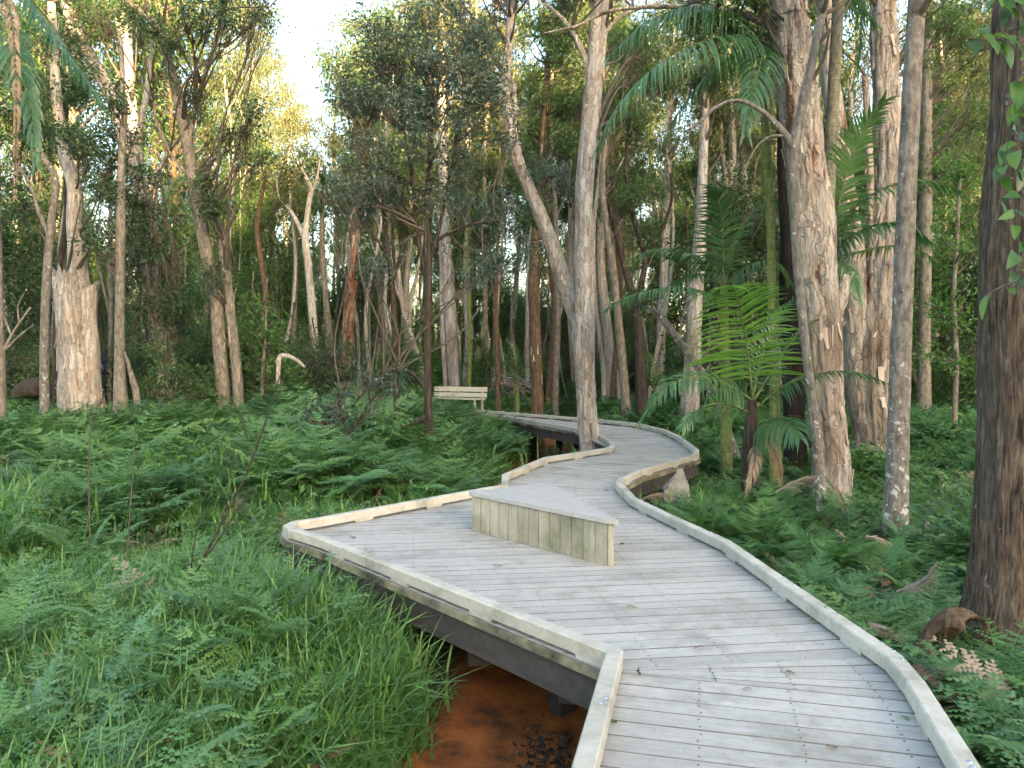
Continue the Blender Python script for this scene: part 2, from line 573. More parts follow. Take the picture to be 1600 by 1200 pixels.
M['fern_dk'] = leaf_mat('fern_blue_green', [(0, (0.057, 0.147, 0.057)), (.5, (0.097, 0.210, 0.084)), (1, (0.168, 0.300, 0.102))], .3, .4, tcol=(1.3, 1.5, .8), spec=.6)
M['grass'] = leaf_mat('grass_green', [(0, (0.061, 0.149, 0.039)), (.5, (0.110, 0.231, 0.061)), (.85, (0.187, 0.330, 0.088)), (1, (0.330, 0.308, 0.143))], .3, .42)
M['palm_lf'] = leaf_mat('palm_leaflets', [(0, (0.039, 0.104, 0.039)), (.5, (0.065, 0.150, 0.057)), (1, (0.104, 0.202, 0.070))], .3, .32, spec=.6)
M['palm_br'] = leaf_mat('young_palm_leaflets', [(0, (.10, .22, .04)), (.5, (.14, .29, .055)), (1, (.19, .35, .07))], .4, .36)
M['dead'] = leaf_mat('dead_fronds', [(0, (0.130, 0.083, 0.048)), (.5, (0.240, 0.166, 0.104)), (1, (0.360, 0.285, 0.200))], .1, .8, tcol=(1, .9, .7))
M['deadleaf'] = leaf_mat('fallen_leaf', [(0, (.10, .055, .025)), (.5, (.22, .13, .05)), (1, (.36, .26, .08))], .1, .7, tcol=(1, .9, .7))
M['vine_lf'] = leaf_mat('vine_leaves', [(0, (.05, .12, .028)), (.5, (.085, .18, .04)), (1, (.15, .26, .055))], .45, .35)
M['dry'] = plain_mat('dry_wood', (.19, .16, .135), .9, n=.45, nscale=12)
M['blue'] = plain_mat('blue_cloth', (.010, .014, .05), .8, n=.2)

# ------------------------------------------------------------------ course of the boardwalk (kerb lines)
RT = .104                                            # top of the kerb rail
def K(u, v):
    return PZ(u, v, RT)[:2]
L_pre = [np.array([-.98, -2.6]), np.array([-.39, 0.0])]
L1 = K(960, 1016)
TIP = [K(500, 838), K(458, 826), K(450, 820.5), K(460, 815), K(500, 809)]
LB = K(789, 757)
LC = K(789, 741)
LD, LE, LF, LG, LH = K(853, 714.5), K(950, 699.5), K(957, 696), K(956, 691), K(940, 680)
LI = np.array([1.45, 17.1])
LJ = K(776, 648)
LK = np.array([-2.5, 24.4])
R_pre = [np.array([.30, -2.6]), np.array([.95, 0.0])]
RA, RB_, RC, RD, RE = K(1430, 1062), K(1398, 1024), K(1225, 907), K(1135, 845), K(1040, 802)
RF, RG, RH, RI, RJ = K(990, 778), K(967, 754), K(970, 748), K(1000, 734), K(1070, 714.5)
RK, RL, RM, RN, RO, RP = K(1088, 708), K(1088, 702), K(1060, 681), K(1040, 672), K(1000, 662), K(935, 655)
RQ = K(745, 640)
RR = np.array([-3.4, 25.6])
LEFT = L_pre + [L1] + TIP + [LB, LC, LD, LE, LF, LG, LH, LI, LJ, LK]
RIGHT = R_pre + [RA, RB_, RC, RD, RE, RF, RG, RH, RI, RJ, RK, RL, RM, RN, RO, RP, RQ, RR]

def offset(poly, d):
    """offset an open polyline sideways (left of travel positive)"""
    P = np.array(poly)
    out = []
    for i in range(len(P)):
        a = P[i] - P[i - 1] if i > 0 else P[i + 1] - P[i]
        c = P[i + 1] - P[i] if i < len(P) - 1 else a
        a, c = a / np.linalg.norm(a), c / np.linalg.norm(c)
        n1, n2 = np.array([-a[1], a[0]]), np.array([-c[1], c[0]])
        n = n1 + n2
        n = n / (np.linalg.norm(n) + 1e-9)
        out.append(P[i] + n * d / max(.45, np.dot(n, n1)))
    return np.array(out)


# ------------------------------------------------------------------ ground, stream bed, water, added shade ridge
CH = np.array([(.1, -6), (.1, 0), (.22, 4.2), (.55, 6.2), (.9, 8), (.8, 10), (.25, 13), (.55, 16), (.75, 20), (1.6, 25), (3.0, 32)])
CHS = spline(np.hstack([CH, np.zeros((len(CH), 1))]), 160)[:, :2]

WALK_DOTS = []
for li, ri in zip(np.linspace(0, 1, 60), np.linspace(0, 1, 60)):
    for poly in (LEFT, RIGHT):
        q = np.array(poly); cum = np.concatenate([[0], np.cumsum(np.linalg.norm(np.diff(q, axis=0), axis=1))])
        WALK_DOTS.append([np.interp(li * cum[-1], cum, q[:, 0]), np.interp(li * cum[-1], cum, q[:, 1])])
WALK_DOTS = np.array(WALK_DOTS)
WALK_DOTS = np.vstack([WALK_DOTS, (WALK_DOTS[0::2] + WALK_DOTS[1::2]) / 2])

def chan_dist(xy):
    d = np.full(len(xy), 99.0)
    for c in CHS[::2]:
        d = np.minimum(d, np.hypot(xy[:, 0] - c[0], xy[:, 1] - c[1]))
    return d

def ground_z(xy):
    xy = np.asarray(xy, float)
    p = np.stack([xy[:, 0], xy[:, 1], np.zeros(len(xy))], 1)
    z = GROUND + .16 * (vn(p * .35, 3) - .5) + .07 * (vn(p * 1.6, 4) - .5)
    d = chan_dist(xy)
    dw = np.full(len(xy), 99.0)
    for c in WALK_DOTS:
        dw = np.minimum(dw, np.hypot(xy[:, 0] - c[0], xy[:, 1] - c[1]))
    far = np.clip((np.hypot(xy[:, 0], xy[:, 1]) - 7) / 12, 0, 1)
    z = z + far * np.where(xy[:, 0] < 1, .62, .42) * np.clip((dw - .35) / 2.2, 0, 1) * np.clip((d - 1.0) / 1.5, 0, 1)
    w = 1.05 + .35 * (vn(p * .8, 8) - .5)
    z = z - .20 * np.clip(1.25 - d / w, 0, 1) ** .7
    return z

xs = np.concatenate([-np.geomspace(900, 15, 26), np.arange(-14, 14.01, .2), np.geomspace(15, 900, 26)])
ys = np.concatenate([-np.geomspace(900, 4, 26), np.arange(-3, 30.01, .2), np.geomspace(31, 900, 30)])
X, Y = np.meshgrid(xs, ys, indexing='ij')
gxy = np.stack([X.ravel(), Y.ravel()], 1)
gz = ground_z(gxy)
i = (np.arange(len(xs) - 1)[:, None] * len(ys) + np.arange(len(ys) - 1)[None]).ravel()
gF = np.stack([i, i + len(ys), i + len(ys) + 1, i + 1], 1)

m, nt, b = new_mat('forest_floor')
geo = N(nt, 'ShaderNodeNewGeometry')
sp = N(nt, 'ShaderNodeSeparateXYZ')
nt.links.new(geo.outputs['Position'], sp.inputs[0])
n1 = noise(nt, 9, detail=8, rough=.75)
r1 = ramp(nt, [(.3, (.012, .010, .007)), (.5, (.045, .034, .020)), (.7, (.10, .072, .04))])
nt.links.new(n1.outputs[0], r1.inputs[0])
ng = noise(nt, 1.2, detail=5)
rg = ramp(nt, [(.42, (0, 0, 0)), (.6, (1, 1, 1))])
nt.links.new(ng.outputs[0], rg.inputs[0])
cg = mixc(nt, rg.outputs[0], r1.outputs[0], (.022, .045, .014))
n2 = noise(nt, 3.2, detail=7, rough=.7)
r2 = ramp(nt, [(.30, (.05, .018, .007)), (.42, (.20, .062, .014)), (.56, (.36, .115, .022)), (.8, (.46, .19, .05))])
nt.links.new(n2.outputs[0], r2.inputs[0])
mr = N(nt, 'ShaderNodeMapRange')
mr.inputs['From Min'].default_value = GROUND - .03
mr.inputs['From Max'].default_value = GROUND - .075
nt.links.new(sp.outputs['Z'], mr.inputs['Value'])
c = mixc(nt, mr.outputs[0], cg, r2.outputs[0])
nt.links.new(c, b.inputs['Base Color'])
b.inputs['Roughness'].default_value = .8
bump(nt, b, n1.outputs[0], .7, .03)
M['floor'] = m
tag(obj('ground', mesh_data('ground', np.column_stack([gxy, gz]), [gF], M['floor'], True)), 'brown leaf litter and rust coloured mud of the swamp forest floor', kind='structure')

m, nt, b = new_mat('stream_water')
tr = N(nt, 'ShaderNodeBsdfTransparent')
tr.inputs[0].default_value = (.99, .93, .84, 1)
gl = N(nt, 'ShaderNodeBsdfGlossy')
gl.inputs['Roughness'].default_value = .06
fr = N(nt, 'ShaderNodeFresnel')
fr.inputs[0].default_value = 1.33
nw = noise(nt, 5, detail=2)
bp = N(nt, 'ShaderNodeBump')
bp.inputs['Strength'].default_value = .12
bp.inputs['Distance'].default_value = .03
nt.links.new(nw.outputs[0], bp.inputs['Height'])
nt.links.new(bp.outputs[0], gl.inputs['Normal'])
mx = N(nt, 'ShaderNodeMixShader')
nt.links.new(fr.outputs[0], mx.inputs[0])
nt.links.new(tr.outputs[0], mx.inputs[1])
nt.links.new(gl.outputs[0], mx.inputs[2])
nt.links.new(mx.outputs[0], nt.nodes['Material Output'].inputs[0])
M['water'] = m
tn = norm(np.gradient(CHS, axis=0))
nn = np.stack([-tn[:, 1], tn[:, 0]], 1) * 1.0
wv = np.concatenate([CHS - nn, CHS + nn])
k = len(CHS)
i = np.arange(k - 1)
wf = np.stack([i, i + 1, i + 1 + k, i + k], 1)
tag(obj('water', mesh_data('water', np.column_stack([wv, np.full(len(wv), GROUND - .165)]), [wf], M['water'])), 'shallow clear water over rust orange mud under the boardwalk', kind='structure')

# unseen ridge added behind the viewer to keep the low sun off the glade floor
hd = np.array([SUN_DIR.x, SUN_DIR.y]); hd = hd / np.linalg.norm(hd)
hp = np.array([-hd[1], hd[0]])
a = np.linspace(-1, 1, 61)
t = np.linspace(0, 1, 15)
HV = []
for aa in a:
    for tt in t:
        p = hd * (55 + tt * 90) + hp * aa * 260
        h = 29 * math.sin(math.pi * tt) ** 1.3 * (1 - .35 * aa * aa)
        HV.append([p[0], p[1], -2 + h])
HV = np.array(HV)
HV[:, 2] += (vn(HV * .06, 2) - .5) * 7 * np.clip(HV[:, 2] / 15, 0, 1) + (vn(HV * .35, 5) - .5) * 3 * np.clip(HV[:, 2] / 15, 0, 1)
i = (np.arange(60)[:, None] * 15 + np.arange(14)[None]).ravel()
m, nt, b = new_mat('shade_ridge_green')
n1 = noise(nt, .5, detail=8, rough=.8)
r1 = ramp(nt, [(.3, (.012, .022, .008)), (.7, (.05, .075, .028))])
nt.links.new(n1.outputs[0], r1.inputs[0])
nt.links.new(r1.outputs[0], b.inputs['Base Color'])
b.inputs['Roughness'].default_value = .9
tag(obj('added_shade_ridge', mesh_data('added_shade_ridge', HV, [np.stack([i, i + 15, i + 16, i + 1], 1)], m, True)), 'unseen ridge added behind the viewer to shade the glade', kind='structure')

# ------------------------------------------------------------------ boardwalk
OUT = .05
LO, RO_ = offset(LEFT, OUT), offset(RIGHT, -OUT)
OUTLINE = np.vstack([LO, RO_[::-1]])

def inside(P, poly):
    P = np.asarray(P)
    c = np.zeros(len(P), bool)
    j = len(poly) - 1
    for i in range(len(poly)):
        a, b_ = poly[i], poly[j]
        hit = ((a[1] > P[:, 1]) != (b_[1] > P[:, 1])) & (P[:, 0] < (b_[0] - a[0]) * (P[:, 1] - a[1]) / (b_[1] - a[1] + 1e-12) + a[0])
        c ^= hit
        j = i
    return c

def clip_half(poly, p, n):
    """keep the side where (x-p).n >= 0"""
    out = []
    for i in range(len(poly)):
        a, b_ = poly[i], poly[(i + 1) % len(poly)]
        da, db = np.dot(a - p, n), np.dot(b_ - p, n)
        if da >= 0: out.append(a)
        if (da >= 0) != (db >= 0): out.append(a + (b_ - a) * da / (da - db))
    return out

walk = thing('boardwalk', 'pale grey timber boardwalk with cream kerb rails winding through the ferns', 'boardwalk', (0, 0, 0))
walk['kind'] = 'thing'
nails = Geo()
BW = .132
GAP = .0058

def deck_board(poly, ang):
    """one board from a world polygon; grain along ang"""
    c, s = math.cos(-ang), math.sin(-ang)
    P = [np.array([p[0] * c - p[1] * s, p[0] * s + p[1] * c]) for p in poly]
    Q = []
    for p in P:
        if not Q or np.linalg.norm(p - Q[-1]) > .004: Q.append(p)
    if len(Q) < 3: return
    area = sum(Q[i][0] * Q[(i + 1) % len(Q)][1] - Q[(i + 1) % len(Q)][0] * Q[i][1] for i in range(len(Q))) / 2
    if abs(area) < .004: return
    if area < 0: Q = Q[::-1]
    dz = random.uniform(-.0015, .0015)
    n = len(Q)
    ym = (max(p[1] for p in Q) + min(p[1] for p in Q)) / 2
    E = .0022
    top_ = [[p[0], p[1] - E * (1 if p[1] > ym else -1), dz] for p in Q]
    V = [[p[0], p[1], -.034] for p in Q] + [[p[0], p[1], dz - .005] for p in Q] + top_
    F = [list(range(n))[::-1]] + [[k * n + i, k * n + (i + 1) % n, (k + 1) * n + (i + 1) % n, (k + 1) * n + i] for k in (0, 1) for i in range(n)] + [[2 * n + i for i in range(n)]]
    o = poly_obj('deck_board', V, F, M['grime_gap_shade'], walk)
    o.data.materials.append(M['deck'])
    o.data.polygons[len(F) - 1].material_index = 1
    o.rotation_euler.z = ang

def ruled(A0, A1, B0, B1, n=None):
    """boards between the line A0(left)-A1(right) and the line B0-B1"""
    A0, A1, B0, B1 = map(np.asarray, (A0, A1, B0, B1))
    L = max(np.linalg.norm(B0 - A0), np.linalg.norm(B1 - A1))
    n = n or max(1, round(L / BW))
    for i in range(n):
        t0, t1 = i / n, (i + 1) / n
        a, b_ = A0 + (B0 - A0) * t0, A1 + (B1 - A1) * t0
        c, d = A0 + (B0 - A0) * t1, A1 + (B1 - A1) * t1
        e = GAP / 2
        up0, up1 = (c - a), (d - b_)
        l0, l1 = np.linalg.norm(up0) + 1e-9, np.linalg.norm(up1) + 1e-9
        f0, f1 = min(.3, e / l0), min(.3, e / l1)
        ang = math.atan2((b_ - a)[1], (b_ - a)[0])
        deck_board([a + up0 * f0, b_ + up1 * f1, d - up1 * f1, c - up0 * f0], ang)
        for s in (.12, .37, .62, .87):
            for q in (.25, .75):
                p = a * (1 - s) * (1 - q) + b_ * s * (1 - q) + c * (1 - s) * q + d * s * q
                if p[1] < 11: nail(p)

def nail(p):
    r = .0058
    p = p + rng.normal(0, .004, 2)
    k = np.arange(6) * math.pi / 3
    V = np.column_stack([p[0] + r * np.cos(k), p[1] + r * np.sin(k), np.full(6, .0024)])
    nails.add(V, [[0, 1, 2, 3], [0, 3, 4, 5]])

def side_pt(poly, p, d):
    """first crossing of the line p + t d with an open polyline"""
    best = None
    for i in range(len(poly) - 1):
        a, b_ = poly[i], poly[i + 1]
        e = b_ - a
        den = d[0] * (-e[1]) + d[1] * e[0]
        if abs(den) < 1e-9: continue
        r_ = a - p
        t = (r_[0] * (-e[1]) + r_[1] * e[0]) / den
        s = (d[0] * r_[1] - d[1] * r_[0]) / den
        if -1e-6 <= s <= 1 + 1e-6 and t > 1e-6 and (best is None or t < best): best = t
    return p + d * best

def unit(x, y):
    v = np.array([x, y], float)
    return v / np.linalg.norm(v)

PL1 = LO[2]                                          # inner corner at the near end of the platform
d_near, d_plat, d_mid, d_up, d_far = unit(1, -.25), unit(1, .13), unit(.86, -.5), unit(1, .03), unit(.87, .5)
w0 = side_pt(RO_, PL1, d_near)
w1 = side_pt(RO_, PL1, d_plat)
# near straight: clip to outline so both kerbs bound it
near_poly = [LO[0], LO[1], PL1, w0] + [p for p in RO_[:5][::-1] if p[1] < w0[1] - .01]
nrm_near = np.array([-d_near[1], d_near[0]])
tmax = np.dot(PL1, nrm_near)
def strip_boards(poly, nrm, d, t0, t1, lines=None):
    n = round((t1 - t0) / BW)
    for i in range(n):
        a, b_ = t0 + (t1 - t0) * i / n + GAP / 2, t0 + (t1 - t0) * (i + 1) / n - GAP / 2
        q = clip_half(poly, nrm * a, nrm)
        q = clip_half(q, nrm * b_, -nrm) if len(q) > 2 else q
        if len(q) > 2:
            deck_board(q, math.atan2(d[1], d[0]))
            s = np.array([np.dot(p, d) for p in q])
            k = math.floor(s.min() / .42) * .42
            while k < s.max():
                if s.min() + .08 < k < s.max() - .08:
                    for f in (.22, .78):
                        p = nrm * (a + (b_ - a) * f) + d * k
                        if p[1] < 11 and inside(p[None], np.array(poly))[0]: nail(p)
                k += .42
strip_boards(near_poly, nrm_near, d_near, tmax - 46 * BW, tmax)
ruled(PL1, w0, PL1, w1, 5)
# platform
g0 = RO_[8]                                          # right-hand pivot of the first bend
lp = side_pt(LO[7:], g0, -d_plat)
lq = side_pt(LO[8:], g0, -d_mid)
plat = [PL1] + list(LO[3:9]) 
plat = [p for p in plat if p[1] <= max(lp[1], LO[8][1])] + [lp, g0] + [p for p in RO_[:9][::-1] if w1[1] + .01 < p[1] < g0[1] - .01] + [w1]
nrm_p = np.array([-d_plat[1], d_plat[0]])
strip_boards(plat, nrm_p, d_plat, np.dot(PL1, nrm_p), np.dot(g0, nrm_p))
ruled(lp, g0, lq, g0, max(3, round(np.linalg.norm(lq - lp) / BW)))
# second straight, then the left-hand bend round the tree
pv = LO[11]
rq = side_pt(RO_, pv, d_mid)
mid = [lq, g0] + [p for p in RO_[9:] if g0[1] < p[1] < rq[1] - .01 and p[0] < rq[0] - .01] + [rq, pv] + [p for p in LO[8:11][::-1] if p[1] > lq[1] + .01]
nrm_m = np.array([-d_mid[1], d_mid[0]])
strip_boards(mid, nrm_m, d_mid, np.dot(g0, nrm_m), np.dot(pv, nrm_m))
ru = side_pt(RO_, LO[13], d_up)
far_pts = [p for p in RO_[9:] if rq[1] < p[1] < ru[1] - .01 and p[0] > 2.5]
chain = [rq] + far_pts + [ru]
lch = [pv, pv, LO[12]] + [LO[13]] * 3
for q in range(len(chain) - 1):
    a = pv + (LO[13] - pv) * (q / (len(chain) - 1))
    c_ = pv + (LO[13] - pv) * ((q + 1) / (len(chain) - 1))
    ruled(a, chain[q], c_, chain[q + 1])
up_end = side_pt(RO_[14:], LO[15], d_up)
ruled(LO[13], ru, LO[15], up_end)
fe = side_pt(RO_[14:], LO[15], d_far)
ruled(LO[15], up_end, LO[15], fe, 8)
ruled(LO[15], fe, LO[16], RO_[-2])
ruled(LO[16], RO_[-2], LO[17], RO_[-1])
nails.build('screw_heads', M['gap'], walk)['kind'] = 'stuff'

RAIL_W, RAIL_Z0 = .088, .026
def rail_segments(poly, side):
    inn, outw = offset(poly, -RAIL_W / 2), offset(poly, RAIL_W / 2)
    ch = .008
    n = len(poly)
    for i in range(n - 1):
        V = []
        for k in (i, i + 1):
            a, b_ = np.array(inn[k]), np.array(outw[k])
            e = (b_ - a) / np.linalg.norm(b_ - a) * ch
            for p, z in ((a, RAIL_Z0), (b_, RAIL_Z0), (b_, RT - ch), (b_ - e, RT), (a + e, RT), (a, RT - ch)):
                V.append([p[0], p[1], z])
        sh = (np.array(poly[i + 1]) - np.array(poly[i]))
        sh = sh / np.linalg.norm(sh) * .0012
        for q in range(6):
            V[q][0] += sh[0]; V[q][1] += sh[1]
            V[6 + q][0] -= sh[0]; V[6 + q][1] -= sh[1]
        F = [[0, 1, 2, 3, 4, 5][::-1], [6, 7, 8, 9, 10, 11]] + [[j, (j + 1) % 6, 6 + (j + 1) % 6, 6 + j] for j in range(6)]
        F = [f[::-1] for f in F]
        poly_obj('kerb_rail', V, F, M['rail'], walk)

def walk_points(poly, step, start=0.0):
    """points and directions along a polyline every step metres"""
    out = []
    s = start
    for i in range(len(poly) - 1):
        a, b_ = np.array(poly[i]), np.array(poly[i + 1])
        L = np.linalg.norm(b_ - a)
        d = (b_ - a) / L
        while s < L:
            out.append((a + d * s, d))
            s += step
        s -= L
    return out

BLK_Z = (.0022, RAIL_Z0 - .0005)
for poly, st in ((LEFT, .15), (RIGHT, .35)):
    rail_segments(poly, 1)
    for p, d in walk_points(poly, .95, st):
        V, F = beam(p - d * .11, p + d * .11, RAIL_W - .006, *BLK_Z)
        poly_obj('spacer_block', V, F.tolist(), M['rail'], walk)
# dome bolts on the rails near the eye
bd = Geo()
k6 = np.arange(8) * math.pi / 4
dome = [[math.cos(a) * r_, math.sin(a) * r_, z] for r_, z in ((.011, 0), (.009, .003), (.004, .005)) for a in k6] + [[0, 0, .0055]]
df = [[l * 8 + j, l * 8 + (j + 1) % 8, (l + 1) * 8 + (j + 1) % 8, (l + 1) * 8 + j] for l in (0, 1) for j in range(8)]
bolt_me = bpy.data.meshes.new('bolt')
bolt_me.from_pydata(dome, [], df + [[16 + j, 16 + (j + 1) % 8, 24] for j in range(8)])
bolt_me.materials.append(M['bolt'])
for p_ in bolt_me.polygons: p_.use_smooth = True
for u, v in ((960, 1002), (971, 1012), (970, 1020), (946, 1090), (939, 1098), (1380, 1004), (1396, 1017), (1409, 1030), (1515, 1190), (1520, 1199), (1231, 903), (1244, 913),
             (560, 856), (575, 861), (700, 912), (716, 918), (1128, 836), (1140, 843), (1180, 868)):
    q = PZ(u, v, RT)
    # nearest point on the rail centre lines
    best = min(((p, d) for poly in (LEFT, RIGHT) for p, d in walk_points(poly, .02)), key=lambda t: np.hypot(*(t[0] - q[:2])))
    off = q[:2] - best[0]
    off = off * min(1, .03 / (np.linalg.norm(off) + 1e-9))
    p = best[0] + off
    obj('bolt', bolt_me, walk, (p[0], p[1], RT))

def strip_along(poly, d0, d1, z0, z1, name, mat, lo=0, hi=None):
    A, B_ = offset(poly, d0), offset(poly, d1)
    hi = hi or len(poly) - 1
    for i in range(lo, hi):
        q = [A[i], A[i + 1], B_[i + 1], B_[i]]
        sh = unit(*(A[i + 1] - A[i])) * .001
        q = [q[0] + sh, q[1] - sh, q[2] - sh, q[3] + sh]
        V = [[p[0], p[1], z0] for p in q] + [[p[0], p[1], z1] for p in q]
        poly_obj(name, V, BOXF.tolist(), mat, walk)
strip_along(LEFT, .055, .072, -.052, -.003, 'edge_board', M['edge'])
strip_along(RIGHT, -.072, -.055, -.052, -.003, 'edge_board', M['edge'])
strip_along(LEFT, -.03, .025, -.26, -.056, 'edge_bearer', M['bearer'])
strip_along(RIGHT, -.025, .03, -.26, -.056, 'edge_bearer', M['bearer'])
# posts with paired cross bearers
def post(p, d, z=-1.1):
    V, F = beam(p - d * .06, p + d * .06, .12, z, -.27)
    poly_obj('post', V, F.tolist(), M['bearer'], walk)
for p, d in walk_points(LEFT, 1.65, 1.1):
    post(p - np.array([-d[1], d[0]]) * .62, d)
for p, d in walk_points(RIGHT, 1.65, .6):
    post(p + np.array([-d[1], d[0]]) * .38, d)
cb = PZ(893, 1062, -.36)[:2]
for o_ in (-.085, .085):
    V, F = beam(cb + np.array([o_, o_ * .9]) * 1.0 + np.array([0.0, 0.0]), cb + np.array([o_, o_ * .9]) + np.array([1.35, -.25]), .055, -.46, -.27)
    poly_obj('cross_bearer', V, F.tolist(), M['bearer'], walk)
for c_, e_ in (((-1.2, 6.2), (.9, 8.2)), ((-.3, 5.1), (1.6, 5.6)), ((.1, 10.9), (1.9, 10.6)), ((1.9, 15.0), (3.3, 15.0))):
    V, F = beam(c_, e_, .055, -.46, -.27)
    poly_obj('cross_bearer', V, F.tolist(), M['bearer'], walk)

# ------------------------------------------------------------------ triangular box seat on the platform
BT = .372
A_, B2, C_ = PZ(730, 768, BT)[:2], PZ(974, 817, BT)[:2], PZ(860, 754, BT)[:2]
seat = thing('box_seat', 'triangular timber box seat with vertical slats on the platform', 'bench', (*((A_ + B2 + C_) / 3), 0.003))
so = np.array([*seat.location])
def rounded(poly, r):
    out = []
    for i in range(len(poly)):
        p, a, c = poly[i], poly[i - 1], poly[(i + 1) % len(poly)]
        da, dc = unit(*(a - p)), unit(*(c - p))
        for k in range(5):
            t = k / 4
            out.append((p + da * r) * (1 - t) ** 2 + p * 2 * t * (1 - t) + (p + dc * r) * t * t)
    return out
quad = [A_, B2 + unit(*(A_ - B2)) * .17, B2 + unit(*(C_ - B2)) * .07, C_]     # blunt end nearest the walkway
cen = (A_ + B2 + C_) / 3
V, F = prism([p - so[:2] for p in rounded(quad, .045)], BT - .034 - so[2], BT - so[2])
poly_obj('seat_top', V, F, M['boxtop'], seat)
def inset(poly, d):
    P = offset(list(poly) + [poly[0], poly[1]], d)
    return [P[i] for i in range(1, len(poly) + 1)]
body, core = inset(quad, .035), inset(quad, .06)
V, F = prism([p - so[:2] for p in core], 0.0, BT - .036 - so[2])
poly_obj('frame', V, F, M['bearer'], seat)
for i in range(4):
    a, c = body[i], body[(i + 1) % 4]
    d = unit(*(c - a))
    L = np.linalg.norm(c - a)
    n = max(1, round(L / .125))
    nrm = np.array([d[1], -d[0]])
    for k in range(n):
        p, q = a + (c - a) * (k / n) + d * .004, a + (c - a) * ((k + 1) / n) - d * .004
        pr = random.uniform(0, .004)
        V, F = beam(p + nrm * pr - so[:2], q + nrm * pr - so[:2], .022, 0.0, BT - .0355 - so[2])
        poly_obj('slat', V, F.tolist(), M['slat'], seat)

# ------------------------------------------------------------------ park bench at the far end
bl, br_ = PD(675, 604, 25.2), PD(758, 606, 24.4)
bz = -.02
bench = thing('park_bench', 'pale cream slatted park bench at the far end of the boardwalk', 'bench', (*((bl + br_)[:2] / 2), bz))
bo = np.array([*bench.location])
d = unit(*(br_ - bl)[:2])
fwd = np.array([d[1], -d[0]])
half = np.linalg.norm((br_ - bl)[:2]) / 2
def bslat(name, off, z0, z1, w, l=half):
    V, F = beam(fwd * off - d * l, fwd * off + d * l, w, z0, z1)
    poly_obj(name, V, F.tolist(), M['bench'], bench)
zt = bl[2] - bz
bslat('backrest_slat', -.16, zt - .15, zt, .035)
bslat('backrest_slat', -.13, zt - .33, zt - .19, .035)
for k in range(3):
    bslat('seat_slat', .02 + k * .15, .40, .435, .135)
for s in (-1, 1):
    e = d * s * (half - .2)
    for nm, p, z0, z1 in (('backrest_post', e - fwd * .195, 0, zt - .03), ('leg', e + fwd * .34, 0, .398)):
        V, F = beam(p - d * .04, p + d * .04, .03, z0, z1)
        poly_obj(nm, V, F.tolist(), M['bench'], bench)

# ------------------------------------------------------------------ trees
def gz1(x, y):
    return float(ground_z(np.array([[x, y]]))[0])

def path3(pts, D):
    """pixel rows (u, v, width_px[, depth shift]) to rows x, y, z, radius"""
    out = []
    for p in pts:
        dd = D + (p[3] if len(p) > 3 else 0)
        out.append([*PD(p[0], p[1], dd), p[2] * px(dd) / 2])
    return out

def flakes(g, P, n, seed, size=.12):
    """peeling bark strips along a trunk (rows x,y,z,r)"""
    S = spline(np.asarray(P), 200)
    r_ = np.random.default_rng(seed)
    for _ in range(n):
        k = r_.integers(4, 190)
        th = r_.uniform(0, 2 * math.pi)
        C, rad = S[k, :3], S[k, 3]
        T = norm(S[k + 4, :3] - S[k, :3])
        o = np.array([math.cos(th), math.sin(th), 0])
        o = norm(o - T * np.dot(o, T))
        s = np.cross(T, o)
        L, W = r_.uniform(.8, 3.2) * size, r_.uniform(.3, .75) * size * min(1, rad / .15)
        lift = r_.uniform(.05, .40) * size
        sg = r_.choice([-1, 1])
        rows = []
        for i, t in enumerate((0, .5, 1)):
            out = rad * .99 + lift * t * t
            for w in (-.5, 0, .5):
                a = w * W * (1 - .45 * t)
                rows.append(C + T * sg * L * t + s * a + o * (out - abs(w) * .02) + s * r_.normal(0, .008))
        g.add(rows, [[0, 1, 4, 3], [1, 2, 5, 4], [3, 4, 7, 6], [4, 5, 8, 7]], r_.random())

def crown_geo(gl, gt, clusters, anchors, sprigs, k, L, W, spread, droop, sp_r, up=0.0, twig=.006):
    """clusters: rows x,y,z,rx,ry,rz.  leaves go to gl, twigs to gt"""
    An = np.asarray(anchors)
    for c in clusters:
        n = max(3, int(sprigs * 1.1 * math.pi * (c[3] * c[4] * c[5]) ** (2 / 3) / (k * L * W * .5)))
        S = c[:3] + ell_pts(n, .42) * c[3:6]
        if len(An):
            hd_ = np.hypot(An[:, 0] - c[0], An[:, 1] - c[1])
            w = np.linalg.norm((An[:, :3] - c[:3]) * np.array([1, 1, .7]), axis=1) + np.maximum(0, An[:, 2] - (c[2] - .75 * hd_)) * 1.6
            a = An[np.argmin(w * rng.uniform(.75, 1.6, len(w)))]
            hub = c[:3] * .75 + a[:3] * .25
            add_tube(gt, [[*a[:3], min(a[3] * .6, .03 + np.linalg.norm(a[:3] - c[:3]) * .008)], [*((a[:3] * .5 + hub * .5) + rng.normal(0, .08, 3) * np.linalg.norm(hub - a[:3])), .018], [*hub, .012], [*(c[:3] + c[3:6] * rng.normal(0, .3, 3)), twig]], seg=5, step=.25, cap=False)
        else:
            hub = c[:3]
        V, F = sticks(np.repeat(hub[None], n, 0) + rng.normal(0, .1, (n, 3)) * c[3:6], S, twig, twig * .5, .05)
        gt.add(V, F)
        C = np.repeat(S, k, 0)
        C = C + rng.normal(0, sp_r, C.shape)
        out = norm(C - c[:3])
        Dr = rng.normal(0, 1, C.shape) * np.array([1, 1, .6]) * spread + out * .5 + np.array([0, 0, -droop + up])
        m_ = len(C)
        leaves(gl, C, Dr, L * rng.uniform(.6, 1.25, m_), W * rng.uniform(.7, 1.2, m_))

